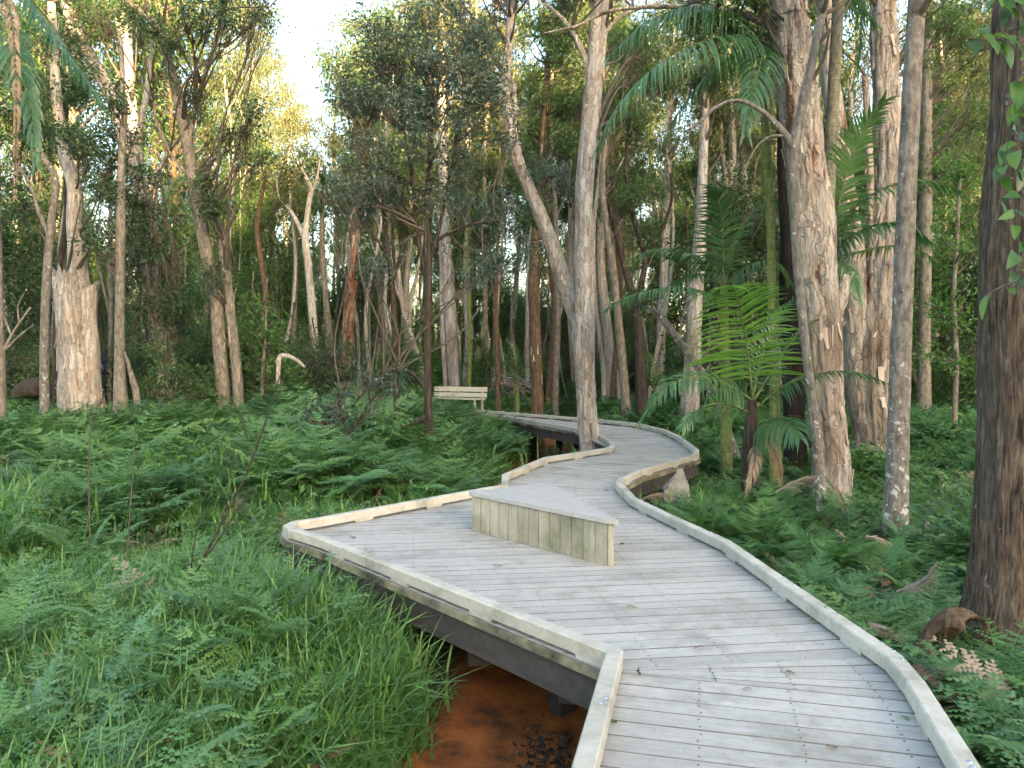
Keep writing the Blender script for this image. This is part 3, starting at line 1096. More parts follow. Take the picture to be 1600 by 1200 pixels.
def tree(name, label, D, trunk, bark, crowns=(), limbs=(), leaf='lf_mid', group=None, seg=12, step=.12, rough=.06, ridge=.05, flare=.35, flk=0, flk_size=.12,
         L=.085, W=.035, sprigs=1.0, k=7, droop=.4, spread=.9, sp_r=.09, twig=.005, extend=True, seed=None, base=None, cat='tree', jag=0.0, jag_limbs=(), anc=8):
    seed = seed if seed is not None else (abs(hash(label)) % 1000 if False else sum(map(ord, label)) % 997)
    P = path3(trunk, D)
    b0 = P[0]
    gz_ = gz1(b0[0], b0[1])
    if b0[2] > gz_ - .05:
        P = [[b0[0], b0[1], gz_ - .12, b0[3] * 1.06]] + P
    if extend and trunk[-1][1] <= 15:                # carry on above the frame
        d_ = np.array(P[-1][:3]) - np.array(P[-2][:3])
        d_ = d_ / np.linalg.norm(d_)
        e1 = np.array(P[-1][:3]) + d_ * 2.0 + np.array([0, 0, .3])
        e2 = e1 + d_ * 2.2 + np.array([0, 0, .6])
        P += [[*e1, P[-1][3] * .82], [*e2, P[-1][3] * .45]]
    root = thing(name, label, cat, (P[0][0], P[0][1], gz_), group)
    o = np.array([*root.location])
    g = Geo()
    add_tube(g, P, seg=seg, step=step, rough=rough, ridge=ridge, seed=seed, flare=flare, jag=jag)
    g.build('trunk', M[bark], root, o, smooth=True)
    anchors = [*spline(np.array(P), 24)[anc:]]
    for li_, l in enumerate(limbs):
        Q = path3(l, D)
        if l[0][1] >= trunk[0][1] - 14: Q = [[Q[0][0], Q[0][1], gz1(Q[0][0], Q[0][1]) - .12, Q[0][3] * 1.08]] + Q
        g = Geo()
        add_tube(g, Q, seg=max(6, seg // 2), step=step, rough=rough, ridge=ridge * .6, seed=seed + 3, jag=jag * .8 if li_ in jag_limbs else 0)
        g.build('limb', M[bark], root, o, smooth=True)
        anchors += [*spline(np.array(Q), 8)[2:]]
    if flk:
        g = Geo()
        flakes(g, P, flk, seed, flk_size)
        for l in limbs:
            flakes(g, path3(l, D), flk // 5, seed + 1, flk_size)
        g.build('peeling_bark', M['flake'], root, o)['kind'] = 'stuff'
    if crowns:
        gl, gt = Geo(), Geo()
        cl = []
        for c in crowns:                             # u, v, ru, rv, count[, depth shift]
            dd = D + (c[5] if len(c) > 5 else 0)
            q = px(dd)
            for _ in range(c[4]):
                e = ell_pts(1, .55)[0]
                p = PD(c[0] + e[0] * c[2], c[1] + e[2] * c[3], dd)
                p[1] += e[1] * c[2] * q
                s_ = rng.uniform(.7, 1.25)
                rr = (c[2] * c[3]) ** .5 * q / (c[4] ** .42) * s_
                cl.append([*p, rr, rr, rr * .75])
        crown_geo(gl, gt, np.array(cl), anchors, sprigs, k, L, W, spread, droop, sp_r, twig=twig)
        gl.build('crown', M[leaf], root, o)
        gt.build('twigs', M['twig'], root, o)['kind'] = 'stuff'
    return root

# --- left-hand group
bp_ = tree('paperbark_tree', 'massive pale broken paperbark with a swollen cream base at the left of the ferns', 17,
     [(128, 645, 64), (124, 600, 56), (120, 540, 50), (114, 490, 46), (109, 460, 46), (106, 440, 44), (105, 432, 43)], 'paper_pale',
     [(110, 215, 60, 70, 7), (70, 120, 60, 90, 6), (175, 250, 50, 60, 6, -.6), (100, -60, 90, 60, 6)],
     [[(147, 645, 26), (145, 590, 24), (142, 540, 24), (138, 490, 24), (139, 462, 23), (141, 448, 22)], [(126, 520, 40, .1), (122, 465, 38, .1), (121, 425, 31, .1), (119, 385, 26), (117, 340, 23), (116, 290, 20), (100, 233, 18), (88, 157, 15), (84, 60, 12), (80, 5, 11)], [(98, 560, 18), (96, 480, 15), (93, 448, 12), (93, 440, 11)]],
     'lf_dark', seg=44, step=.05, rough=.10, ridge=.12, flk=110, flk_size=.17, L=.11, W=.05, flare=.25, jag=.34, jag_limbs=(0, 2))
tree('slim_tree', 'slim speckled grey trunk standing just left of the broken paperbark', 15.5,
     [(70, 640, 14), (69, 560, 13), (72, 450, 13), (80, 350, 12), (86, 280, 10), (60, 230, 8), (50, 150, 6)], 'lichen', [(60, 200, 60, 60, 7), (35, 320, 35, 50, 5)], [[(78, 370, 8), (60, 330, 7), (48, 290, 5), (30, 260, 3)]], 'lf_dark', L=.10, W=.045)
tree('slim_tree', 'narrow grey brown trunk cut by the left edge of the picture', 14,
     [(2, 655, 16), (0, 560, 15), (-4, 400, 14), (-8, 200, 13), (-10, 5, 12)], 'grey', [(5, 160, 40, 70, 5), (0, 330, 30, 60, 5)], leaf='lf_dark')
tree('slim_tree', 'dark narrow stem between the speckled trunk and the broken paperbark', 18.5,
     [(86, 610, 9), (88, 500, 9), (92, 420, 10), (103, 350, 9), (104, 250, 8), (100, 140, 6)], 'dark', [(120, 150, 50, 50, 5)], leaf='lf_dark')
tree('paperbark_tree', 'pale leaning paperbark slanting across the upper left, leafy at mid height', 18,
     [(262, 590, 28), (255, 545, 26), (246, 500, 24), (236, 440, 24), (234, 385, 25), (227, 315, 22), (204, 250, 21), (181, 169, 20), (157, 117, 20), (125, 64, 20), (105, 5, 20)], 'paper',
     [(250, 440, 42, 70, 16, -.6), (205, 330, 45, 55, 11, -.6), (240, 520, 45, 60, 9, -.4), (150, 30, 60, 40, 5), (95, -60, 100, 60, 6)],
     [[(228, 325, 12), (215, 280, 10), (216, 215, 9), (228, 150, 8), (236, 70, 6), (232, 10, 4)], [(196, 225, 8), (192, 150, 8), (190, 80, 7), (180, 15, 5)], [(237, 285, 6), (262, 240, 5), (280, 217, 4)]],
     'lf_dark', seg=20, step=.07, ridge=.09, flk=60, L=.10, W=.05)
tree('grey_tree', 'upright grey trunk with a broken slab of bark leaning at its foot', 16,
     [(189, 630, 22), (187, 590, 18), (187, 520, 15), (188, 430, 14), (189, 350, 14), (190, 250, 11), (196, 160, 8)], 'grey', [(185, 300, 50, 60, 9), (200, 180, 50, 50, 6), (160, 380, 40, 50, 6)],
     [[(216, 640, 12), (212, 610, 11), (206, 588, 9), (200, 568, 6), (195, 550, 4)]], 'lf_dark', seg=16, ridge=.06, L=.10, W=.05)
tree('slim_tree', 'thin straight pole of a trunk right of the grey trunk with the slab', 20, [(172, 600, 7), (173, 480, 7), (172, 380, 6), (174, 250, 5)], 'grey', [(175, 240, 40, 50, 4)], [[(172, 490, 6), (160, 440, 5), (148, 380, 4), (140, 340, 3)]], 'lf_mid')
tree('twin_tree', 'ivy hung twin trunked tree with a dark forking top, left of the pale forked tree', 17,
     [(349, 612, 21), (343, 540, 20), (338, 470, 20), (325, 410, 20), (313, 340, 19), (300, 270, 18), (288, 200, 17), (270, 120, 15), (258, 75, 13), (240, 35, 12), (205, 5, 10)], 'grey',
     [(330, 300, 40, 60, 12, -.5), (375, 235, 40, 45, 7), (300, 160, 45, 45, 8), (250, 40, 70, 40, 10, -1), (345, 30, 60, 40, 9, -1), (430, 18, 45, 30, 7, -1.5), (200, 0, 60, 40, 6), (395, 180, 30, 40, 4, -.5), (330, 420, 30, 40, 5, -.4), (300, -70, 150, 60, 12)],
     [[(372, 612, 17), (366, 540, 16), (358, 470, 16), (350, 400, 15), (347, 370, 12), (335, 330, 9)], [(294, 225, 9), (305, 170, 8), (318, 125, 7), (338, 60, 6), (352, 5, 5)], [(306, 285, 7), (270, 245, 6), (246, 195, 5), (240, 160, 3)], [(262, 90, 7), (280, 60, 6), (310, 30, 5), (360, 12, 4), (420, 12, 3)]],
     'lf_dark', seg=18, step=.07, ridge=.07, flk=30, L=.085, W=.04)

# --- middle distance, left and centre
tree('pale_tree', 'pale smooth tree with a clear fork, bare of leaves low down, behind the ferns', 27,
     [(493, 580, 14), (489, 500, 13), (482, 420, 12), (477, 375, 11), (479, 345, 9), (484, 310, 8), (486, 295, 7), (470, 262, 5)], 'paper_pale', [(470, 240, 50, 30, 6), (430, 275, 40, 30, 4)],
     [[(478, 380, 8), (466, 350, 7), (450, 325, 6), (436, 308, 4), (432, 280, 3)], [(484, 310, 5), (495, 280, 4), (500, 250, 3)]], 'lf_olive', L=.14, W=.05, ridge=.03)
tree('paperbark_tree', 'reddish flaking paperbark beside a white stem, between the pale forked tree and the bench', 27,
     [(535, 582, 16), (541, 520, 15), (547, 450, 15), (553, 390, 14), (558, 330, 13), (566, 270, 11), (575, 200, 9), (580, 120, 7)], 'paper_red', [(590, 150, 70, 70, 10), (540, 200, 40, 50, 5)],
     [[(547, 585, 11), (549, 540, 9), (551, 480, 8), (556, 440, 7)]], 'lf_olive', ridge=.08, flk=30, flk_size=.18, L=.14, W=.05)
tree('slim_tree', 'grey leaning pole left of the reddish flaking paperbark', 29, [(518, 578, 15), (512, 500, 11), (506, 430, 9), (503, 360, 8), (507, 260, 6)], 'grey', [(505, 300, 45, 60, 6)], leaf='lf_mid', L=.14, W=.06)
small = tree('small_tree', 'small dark trunked tree with a wide grey green crown in front of the bench', 14.5,
     [(677, 700, 24), (671, 668, 18), (669, 640, 13), (668, 560, 12), (669, 480, 12), (669, 420, 12), (667, 360, 11), (668, 300, 9), (672, 240, 7), (680, 160, 5)], 'dark',
     [(655, 190, 120, 140, 40), (548, 180, 45, 90, 10), (768, 170, 50, 90, 10), (610, 110, 80, 75, 18), (720, 110, 80, 70, 18), (770, 385, 65, 75, 24, .3), (565, 290, 55, 55, 12), (700, 290, 60, 50, 12), (590, 400, 40, 50, 7), (640, 40, 80, 40, 10)],
     [[(668, 440, 8), (655, 380, 7), (648, 320, 6), (640, 250, 5), (625, 180, 4), (600, 120, 3)], [(669, 420, 7), (685, 360, 6), (700, 290, 5), (712, 220, 4), (730, 150, 3)],
      [(666, 310, 6), (640, 285, 5), (600, 265, 4), (565, 255, 3)], [(670, 385, 6), (700, 365, 5), (740, 350, 4), (790, 345, 3)], [(668, 650, 11), (650, 660, 8), (632, 668, 7), (615, 690, 5), (608, 705, 3)],
      [(666, 612, 7), (652, 590, 6), (632, 578, 6), (612, 578, 6), (585, 598, 5), (560, 622, 4), (540, 655, 4), (530, 675, 3)]],
     'lf_grey', seg=12, ridge=.05, L=.095, W=.042, sprigs=.85, k=8, twig=.004, anc=15, droop=.25, flare=.6)
tree('small_tree', 'thin dark stemmed tree just left of the small tree before the bench', 14.9,
     [(620, 660, 9), (618, 590, 9), (617, 500, 9), (612, 440, 9), (606, 390, 8), (600, 340, 6), (598, 280, 4)], 'dark', [(595, 310, 55, 55, 12), (555, 330, 35, 40, 5)],
     [[(613, 440, 6), (625, 400, 5), (632, 350, 4), (630, 300, 3)], [(608, 400, 5), (590, 375, 4), (570, 362, 3)]], 'lf_grey', L=.075, W=.034)
tree('paperbark_tree', 'straight pinkish paperbark rising right behind the park bench', 27.5,
     [(710, 608, 19), (707, 560, 18), (702, 480, 17), (698, 400, 17), (694, 320, 16), (692, 240, 14), (690, 120, 11), (688, 8, 9)], 'paper', [(700, 60, 110, 60, 14), (640, 20, 80, 60, 8), (690, -50, 140, 60, 8)],
     [[(696, 600, 8), (692, 520, 8), (690, 440, 7), (688, 360, 5)]], 'lf_olive', ridge=.05, flk=20, flk_size=.18, L=.14, W=.045)
tree('slim_tree', 'green tinged thin stem just right of the pinkish paperbark by the bench', 26.5, [(733, 608, 8), (734, 540, 7), (733, 460, 7), (731, 400, 6), (735, 300, 5)], 'palm_green', [(740, 330, 50, 60, 6)], leaf='lf_mid')
tree('pale_tree', 'white sprawling many stemmed tree far behind the thin dark stems', 33,
     [(664, 592, 10), (650, 548, 9), (636, 505, 9), (628, 470, 8), (622, 420, 7), (618, 360, 6), (612, 280, 5)], 'paper_pale', [(620, 300, 60, 60, 7)],
     [[(640, 515, 6), (642, 470, 6), (651, 430, 5), (658, 390, 4), (664, 330, 3)], [(628, 470, 6), (615, 440, 5), (608, 390, 4), (606, 330, 3)]], 'lf_olive', ridge=.02, L=.15)
tree('brown_tree', 'rough dark brown trunk left of the tall central paperbark', 22, [(840, 625, 21), (838, 570, 19), (836, 500, 18), (834, 430, 17), (840, 330, 14), (848, 220, 11), (855, 100, 8)], 'brown', [(850, 200, 70, 80, 16), (830, 330, 40, 60, 7), (860, 70, 70, 60, 12), (900, 150, 60, 70, 10)], leaf='lf_mid', ridge=.10, flk=20, L=.13, W=.05)
tree('slim_tree', 'thin red brown trunk between the bench and the rough brown trunk', 23, [(779, 632, 9), (777, 560, 8), (774, 500, 8), (776, 420, 6), (782, 300, 5)], 'brown', [(785, 290, 40, 60, 6)], leaf='lf_mid')

# --- the tall central paperbark and its leaning partner
tree('paperbark_tree', 'tall pale central paperbark growing inside the bend of the boardwalk', 15.6,
     [(925, 705, 34), (919, 660, 31), (915, 600, 31), (914, 520, 31), (913, 440, 30), (912, 380, 29), (913, 300, 28), (919, 230, 28), (926, 150, 28), (932, 90, 28), (936, 30, 28), (937, 5, 27)], 'paper',
     [(930, -70, 160, 70, 20), (1000, 70, 60, 50, 6, 1), (860, 40, 50, 40, 5)], [[(932, 90, 12), (946, 50, 9), (980, 20, 7), (1030, 5, 4)], [(928, 130, 10), (905, 70, 8), (880, 30, 6), (850, 5, 4)]],
     'lf_mid', seg=44, step=.035, rough=.05, ridge=.085, flk=150, flk_size=.11, flare=.25, L=.12, W=.035, droop=1.0)
tree('paperbark_tree', 'grey paperbark leaning and curving away left from the tall central paperbark', 16.1,
     [(915, 640, 20), (908, 560, 22), (900, 500, 24), (885, 455, 25), (868, 400, 24), (848, 345, 22), (827, 295, 20), (812, 262, 20), (802, 225, 20), (795, 190, 20), (789, 150, 17), (793, 100, 15), (797, 50, 14), (798, 5, 13)], 'paper',
     [(760, -40, 120, 60, 14), (740, 60, 60, 50, 6), (850, 300, 40, 50, 5)], [[(800, 200, 16), (804, 170, 12), (803, 145, 7), (802, 125, 2)]], 'lf_grey', seg=30, step=.05, rough=.06, ridge=.07, flk=70, flk_size=.10, flare=0, L=.11, W=.035, droop=.9)
tree('slim_tree', 'pale slim trunk curving up just right of the tall central paperbark', 21, [(978, 632, 15), (972, 560, 14), (964, 480, 13), (955, 400, 12), (946, 340, 11), (941, 280, 10), (950, 200, 8)], 'grey', [(960, 170, 60, 70, 12), (985, 300, 40, 50, 7), (1000, 90, 80, 60, 14)], leaf='lf_mid', L=.12)
tree('dark_tree', 'dark twisted trunk carrying a black termite nest', 21, [(1003, 628, 20), (1000, 560, 17), (996, 500, 15), (985, 450, 13), (972, 400, 12), (960, 350, 10), (950, 310, 8)], 'dark', [(1005, 330, 50, 60, 8)],
     [[(996, 490, 10), (1003, 440, 10), (1007, 400, 9), (990, 340, 8), (978, 260, 6), (985, 180, 4)], [(1004, 420, 7), (1030, 370, 6), (1050, 310, 5), (1048, 270, 4)]], 'lf_mid', ridge=.06, L=.12)
tree('paperbark_tree', 'straight pale trunk deep in the forest between the two dark twisted stems', 28, [(1030, 598, 16), (1033, 520, 15), (1037, 440, 14), (1041, 350, 13), (1044, 260, 12), (1046, 180, 10), (1050, 90, 8)], 'paper_pale', [(1055, 110, 70, 60, 9), (1040, 30, 70, 50, 7)], leaf='lf_olive', L=.14, W=.045)
tree('paperbark_tree', 'pink flaked paperbark seen between palm fronds behind the young palm', 20, [(1078, 640, 30), (1082, 560, 26), (1086, 480, 24), (1092, 400, 20), (1096, 320, 16), (1100, 220, 13), (1104, 100, 10)], 'paper', [(1110, 120, 70, 70, 12), (1080, 40, 70, 50, 10), (1160, 60, 60, 60, 10)], leaf='lf_mid', seg=20, ridge=.08, flk=40, flk_size=.13, L=.12, W=.04)
tree('leaning_stem', 'mottled leaning stem bowed over the boardwalk bend behind the young palm', 14.0, [(1150, 720, 15), (1125, 640, 14), (1098, 585, 13), (1070, 545, 12), (1045, 510, 11), (1026, 490, 10), (1012, 482, 7)], 'lichen', [(1000, 470, 30, 30, 3)], leaf='lf_dark')
for i, (u, D_, w, bk, lab) in enumerate([
        (1128, 25, 11, 'grey', 'slim grey pole left of the green palm stem'), (1157, 27, 13, 'paper', 'slim flaky pole just left of the green palm stem'),
        (1118, 31, 12, 'paper_pale', 'pale far pole seen between the upper palm fronds'), (958, 27, 9, 'brown', 'thin brown pole right behind the tall central paperbark'),
        (868, 26, 9, 'grey', 'thin grey pole between the leaning and upright central paperbarks'), (858, 31, 11, 'brown', 'red brown pole behind the leaning central paperbark'),
        (760, 30, 8, 'grey', 'thin grey pole right of the bench'), (642, 36, 9, 'paper_pale', 'thin pale pole behind the thin dark stems'), (588, 33, 8, 'grey', 'thin grey pole right of the reddish flaking paperbark'),
        (455, 32, 9, 'grey', 'thin grey pole left of the pale forked tree'), (408, 27, 10, 'brown', 'brown pole right of the ivy hung twin trunks'), (428, 36, 10, 'grey', 'far grey pole between the twin trunks and the forked tree'),
        (28, 34, 11, 'paper', 'pale branching pole far off at the left edge'), (1475, 26, 9, 'grey', 'thin pole in the gap left of the large dark trunk'), (1497, 30, 12, 'brown', 'brown pole in the gap beside the large dark trunk')]):
    j = rng.normal(0, 6, 4)
    if 400 < u < 560:
        tree('slim_tree', lab, D_, [(u, 605, w * 1.1), (u + j[0], 480, w), (u + j[1], 360, w * .8), (u + j[2], 270, w * .5)], bk, [(u, 300, 40, 40, 6)], [], 'lf_olive', L=.13, W=.045)
        continue
    tree('slim_tree', lab, D_, [(u, 605, w * 1.1), (u + j[0], 480, w), (u + j[1], 340, w * .85), (u + j[2], 200, w * .7), (u + j[3], 60, w * .5)], bk, [(u, 150, 45, 80, 6), (u + 10, 40, 50, 50, 4)],
         [[(u + j[1], 340, w * .5), (u + 18, 300, w * .35), (u + 26, 240, w * .2)]], 'lf_mid' if i % 2 else 'lf_olive', L=.13, W=.045, group=None)

# --- right-hand group
tree('burnt_tree', 'sooty black trunk behind the young palm', 12.5, [(1243, 720, 36), (1240, 640, 33), (1238, 560, 32), (1236, 480, 31), (1233, 400, 29), (1229, 300, 24), (1224, 180, 18), (1220, 60, 14)], 'char', [(1215, 60, 70, 50, 6)], leaf='lf_dark', seg=20, ridge=.10, rough=.08)
tree('paperbark_tree', 'large flaking paperbark left of the ringed palm stem, peeling in sheets', 11,
     [(1300, 745, 58), (1297, 690, 54), (1290, 620, 54), (1285, 560, 56), (1280, 480, 58), (1272, 420, 60), (1266, 340, 64), (1259, 260, 62), (1251, 180, 60), (1243, 100, 58), (1235, 30, 55), (1232, 4, 54)], 'paper_shag',
     [(1200, -80, 200, 80, 18), (1130, 20, 90, 40, 8)], [[(1290, 540, 34), (1302, 500, 26), (1316, 455, 18), (1322, 430, 12)], [(1225, 55, 12), (1180, 30, 10), (1120, 14, 8), (1050, 10, 7), (960, 16, 5), (900, 40, 4), (850, 52, 2)]],
     'lf_mid', seg=56, step=.03, rough=.07, ridge=.10, flk=260, flk_size=.10, flare=.2, L=.11, W=.035, droop=.9)
tree('slim_tree', 'slim mottled stem hugging the front of the large flaking paperbark', 9.6,
     [(1284, 800, 16), (1278, 720, 15), (1270, 640, 14), (1262, 570, 14), (1253, 490, 14), (1245, 400, 14), (1241, 300, 15), (1242, 228, 17), (1253, 170, 15), (1266, 112, 14), (1278, 50, 13), (1288, 4, 12)], 'lichen',
     [(1300, -60, 90, 50, 8)], [[(1246, 238, 15), (1225, 208, 11), (1205, 186, 8), (1178, 166, 7), (1150, 157, 6), (1118, 168, 5), (1092, 192, 4), (1070, 205, 2)], [(1230, 212, 6), (1200, 215, 4), (1175, 240, 3), (1160, 280, 2)]], 'lf_mid', seg=18, step=.06, ridge=.04, rough=.06, flare=.3, L=.1)
tree('paperbark_tree', 'huge shaggy multi stemmed paperbark behind the lichened grey trunk', 14,
     [(1372, 690, 66), (1366, 620, 60), (1366, 540, 62), (1372, 460, 60), (1380, 400, 48), (1386, 330, 44), (1390, 250, 42), (1387, 180, 40), (1383, 100, 38), (1380, 30, 38), (1380, 4, 37)], 'paper_shag',
     [(1400, -70, 170, 70, 18), (1440, 40, 60, 50, 8), (1320, 40, 50, 40, 4)], [[(1350, 660, 40), (1342, 580, 40), (1338, 500, 40), (1332, 420, 38), (1325, 340, 34), (1312, 240, 30), (1300, 140, 28), (1292, 60, 26), (1288, 5, 24)], [(1362, 640, 22), (1352, 560, 20), (1360, 480, 18), (1362, 380, 14), (1358, 250, 12), (1352, 120, 10)]],
     'lf_mid', seg=48, step=.04, rough=.09, ridge=.14, flk=220, flk_size=.14, flare=.25, L=.12, W=.04, droop=.8)
tree('lichen_tree', 'straight grey trunk spotted with white lichen beside the deck', 8.2,
     [(1398, 850, 40), (1400, 800, 36), (1403, 700, 33), (1406, 600, 31), (1410, 480, 29), (1414, 360, 28), (1419, 250, 27), (1425, 130, 27), (1431, 30, 26), (1433, 4, 26)], 'lichen',
     [(1440, -70, 120, 60, 12)], [], 'lf_dark', seg=28, step=.05, rough=.04, ridge=.025, flare=.25, L=.10, W=.045)
tree('tall_tree', 'straight dark trunk in the gap between the lichened trunk and the large dark trunk', 20, [(1444, 610, 20), (1445, 520, 18), (1446, 400, 18), (1447, 280, 17), (1448, 160, 16), (1448, 60, 14), (1449, 5, 13)], 'grey', [(1490, 70, 80, 70, 20), (1440, 230, 50, 60, 8), (1510, 180, 60, 70, 14), (1540, 20, 60, 50, 10)], leaf='lf_mid', ridge=.06, L=.11, W=.05)
tree('rainforest_tree', 'leafy bright green young tree in the gap at the right', 15.5, [(1492, 640, 8), (1494, 560, 8), (1490, 470, 7), (1495, 380, 6), (1500, 280, 5)], 'grey', [(1490, 470, 45, 50, 12), (1500, 360, 45, 60, 14), (1470, 560, 35, 35, 6), (1510, 260, 40, 50, 9)], leaf='lf_bright', L=.12, W=.06, droop=.2)
tree('large_tree', 'large dark fissured trunk at the right edge beside the deck', 5.25,
     [(1574, 1075, 150), (1578, 1010, 140), (1584, 900, 122), (1590, 750, 118), (1594, 600, 117), (1596, 450, 118), (1600, 300, 112), (1608, 180, 108), (1612, 120, 106), (1616, 4, 104)], 'fissure',
     [(1640, -160, 160, 70, 8)], [], 'lf_dark', seg=96, step=.025, rough=.04, ridge=.055, flare=.32, L=.1, W=.045)

# ------------------------------------------------------------------ palms
def leaflet_mesh(name, L, W, droop, mat):
    """one palm leaflet along +X, folded, arching down"""
    n = 5
    V = []
    for i in range(n):
        t = i / (n - 1)
        w = W * (.35 + .65 * math.sin(math.pi * min(1, t * .8 + .18))) * (1 - t ** 3) / 2 + .001
        x, z = L * t * math.cos(droop * t * .6), -L * t * math.sin(droop * t * .6)
        V += [[x, -w, z + w * .35], [x, 0, z], [x, w, z + w * .35]]
    F = []
    for i in range(n - 1):
        for j in (0, 1):
            F.append([i * 3 + j, i * 3 + 3 + j, i * 3 + 4 + j, i * 3 + 1 + j])
    return np.array(V), np.array(F)

def frond_geo(P, ll, n, side, droop=.5, width=.035, back=.35, ang0=1.25, ang1=.5, v_=.25, bare=.12, seed=0):
    """rows x,y,z along the midrib; leaflets both sides. side: direction the blade spreads (approx).  returns list of leaflet (V,F) and rachis rows"""
    r_ = np.random.default_rng(seed)
    S = spline(np.asarray(P, float), 60)
    T = norm(np.gradient(S, axis=0))
    out = []
    for i in range(n):
        t = bare + (1 - bare) * (i + .5) / n
        k = min(59, int(t * 59))
        tt = T[k]
        sd = norm(np.asarray(side, float) - tt * np.dot(side, tt))
        nm = np.cross(tt, sd)
        if nm[2] < 0: nm = -nm
        prof = math.sin(math.pi * min(1, .22 + .78 * t) ** .9) ** .55 * (1 - .25 * t) if t < .98 else .35
        prof = max(prof, .28)
        a = ang0 + (ang1 - ang0) * t
        for sg in (-1, 1):
            Lf = ll * prof * r_.uniform(.9, 1.06)
            aa = a + r_.normal(0, .05)
            dx = tt * math.cos(aa) + sd * sg * math.sin(aa) + nm * v_
            dx = norm(dx + np.array([0, 0, -.15 * droop]) + r_.normal(0, .03, 3))
            dy = norm(np.cross(np.array([0, 0, 1.0]) * .4 + nm, dx))
            dz = np.cross(dx, dy)
            V, F = leaflet_mesh('l', Lf, width * r_.uniform(.85, 1.1), droop * r_.uniform(.8, 1.3), None)
            W_ = S[k] + V[:, :1] * dx + V[:, 1:2] * dy
            W_ = W_ + V[:, 2:3] * (dz * .35 + np.array([0, 0, .65]))
            out.append((W_, F))
    return out, S

def frond(parent, P, ll, n, mat, side=(0, 1, 0), split=False, rr=.012, stem='palm_green', **kw):
    o = np.array([*parent.location])
    lf, S = frond_geo(P, ll, n, side, **kw)
    g = Geo()
    t = np.linspace(0, 1, len(S))[:, None]
    rad = rr * (1.25 - t)
    add_tube(g, np.hstack([S[::4], rad[::4]]), seg=5, step=.08)
    if split:                                        # every leaflet its own mesh under the midrib
        fo = g.build('frond', M[stem], parent, o, smooth=True)
        for V, F in lf:
            Geo().add(V, F, rng.random()).build('leaflet', M[mat], fo, o)
    else:
        n4 = sum(len(f) for f in g.F4)
        for V, F in lf:
            g.add(V, F, rng.random())
        f3, f4 = np.concatenate(g.F3), np.concatenate(g.F4)
        mi = np.concatenate([np.ones(len(f3)), np.ones(n4), np.zeros(len(f4) - n4)])
        me = mesh_data('frond', np.concatenate(g.V) - o, [f3, f4], [M[mat], M[stem]], False, np.concatenate(g.r3 + g.r4), mi)
        fo = obj('frond', me, parent)
    return fo

def PX(rows, D):
    return [PD(r_[0], r_[1], D + (r_[2] if len(r_) > 2 else 0)) for r_ in rows]

def palm(label, D, stem, bark, fronds, mat='palm_lf', group=None, name='palm'):
    """stem: pixel rows bottom to top; fronds: dicts"""
    P = path3(stem, D)
    b0 = P[0]
    gz_ = gz1(b0[0], b0[1])
    P = [[b0[0], b0[1], gz_ - .1, b0[3] * 1.1]] + P
    root = thing(name, label, 'palm', (b0[0], b0[1], gz_), group)
    g = Geo()
    # ringed stem
    V, F, T = tube(P, seg=14, step=.05, rough=.02, flare=.2)
    g.add(V, F)
    g.build('stem', M[bark], root, np.array([*root.location]), smooth=True)
    for i, f in enumerate(fronds):
        f = dict(f)
        rows = f.pop('p')
        m_ = f.pop('mat', mat)
        frond(root, PX(rows, D), f.pop('ll', .5), f.pop('n', 40), m_, seed=i + int(D * 7), **f)
    return root

XS, YS = (1, 0, 0), (0, 1, 0)
yp = palm('young palm with one bright upright frond and a dead skirt beside the boardwalk bend', 10.4, [(1172, 735, 26), (1172, 700, 24), (1174, 660, 20), (1176, 625, 14)], 'dark', [
    dict(p=[(1176, 625), (1172, 580, -.1), (1166, 530, -.2), (1156, 485, -.35), (1146, 452, -.6), (1140, 446, -.9)], ll=1.05, n=38, mat='palm_br', side=XS, split=True, droop=.45, ang0=1.5, ang1=.95, v_=.03, width=.036, bare=.16),
    dict(p=[(1174, 625), (1140, 602, -.2), (1100, 590, -.4), (1060, 594, -.6), (1025, 620, -.8), (1000, 660, -.9)], ll=.44, n=36, side=(.1, 1, .5), droop=.75, split=True),
    dict(p=[(1172, 645), (1140, 632, -.3), (1110, 632, -.6), (1085, 645, -.9), (1065, 668, -1.1)], ll=.5, n=28, side=(.7, .5, .3), droop=.7, split=True),
    dict(p=[(1178, 670), (1205, 660, -.3), (1232, 664, -.7), (1250, 685, -1.1)], ll=.58, n=26, side=(.8, .5, .4), droop=.9),
    dict(p=[(1178, 625), (1200, 590, .1), (1225, 550, .2), (1252, 515, .3), (1275, 500, .4)], ll=.55, n=28, side=YS, droop=.7),
    dict(p=[(1180, 640), (1215, 610, -.1), (1260, 588, -.3), (1310, 580, -.4), (1350, 585, -.5), (1388, 600, -.5)], ll=.45, n=36, side=YS, droop=.9),
    dict(p=[(1176, 625), (1190, 560, .3), (1215, 500, .6), (1240, 470, .9)], ll=.5, n=26, side=XS, droop=.5),
    dict(p=[(1170, 640), (1150, 600, .4), (1120, 560, .8), (1095, 545, 1.1)], ll=.4, n=26, side=YS, droop=.6),
    dict(p=[(1175, 690), (1180, 715, -.35), (1172, 745, -.5), (1165, 775, -.5)], ll=.26, n=22, width=.014, ang0=.7, ang1=.25, side=XS, mat='dead', stem='twig', droop=1.0),
    dict(p=[(1178, 680), (1200, 690, -.3), (1215, 720, -.4), (1222, 760, -.4)], ll=.26, n=22, width=.014, ang0=.7, ang1=.25, side=XS, mat='dead', stem='twig', droop=1.0),
])
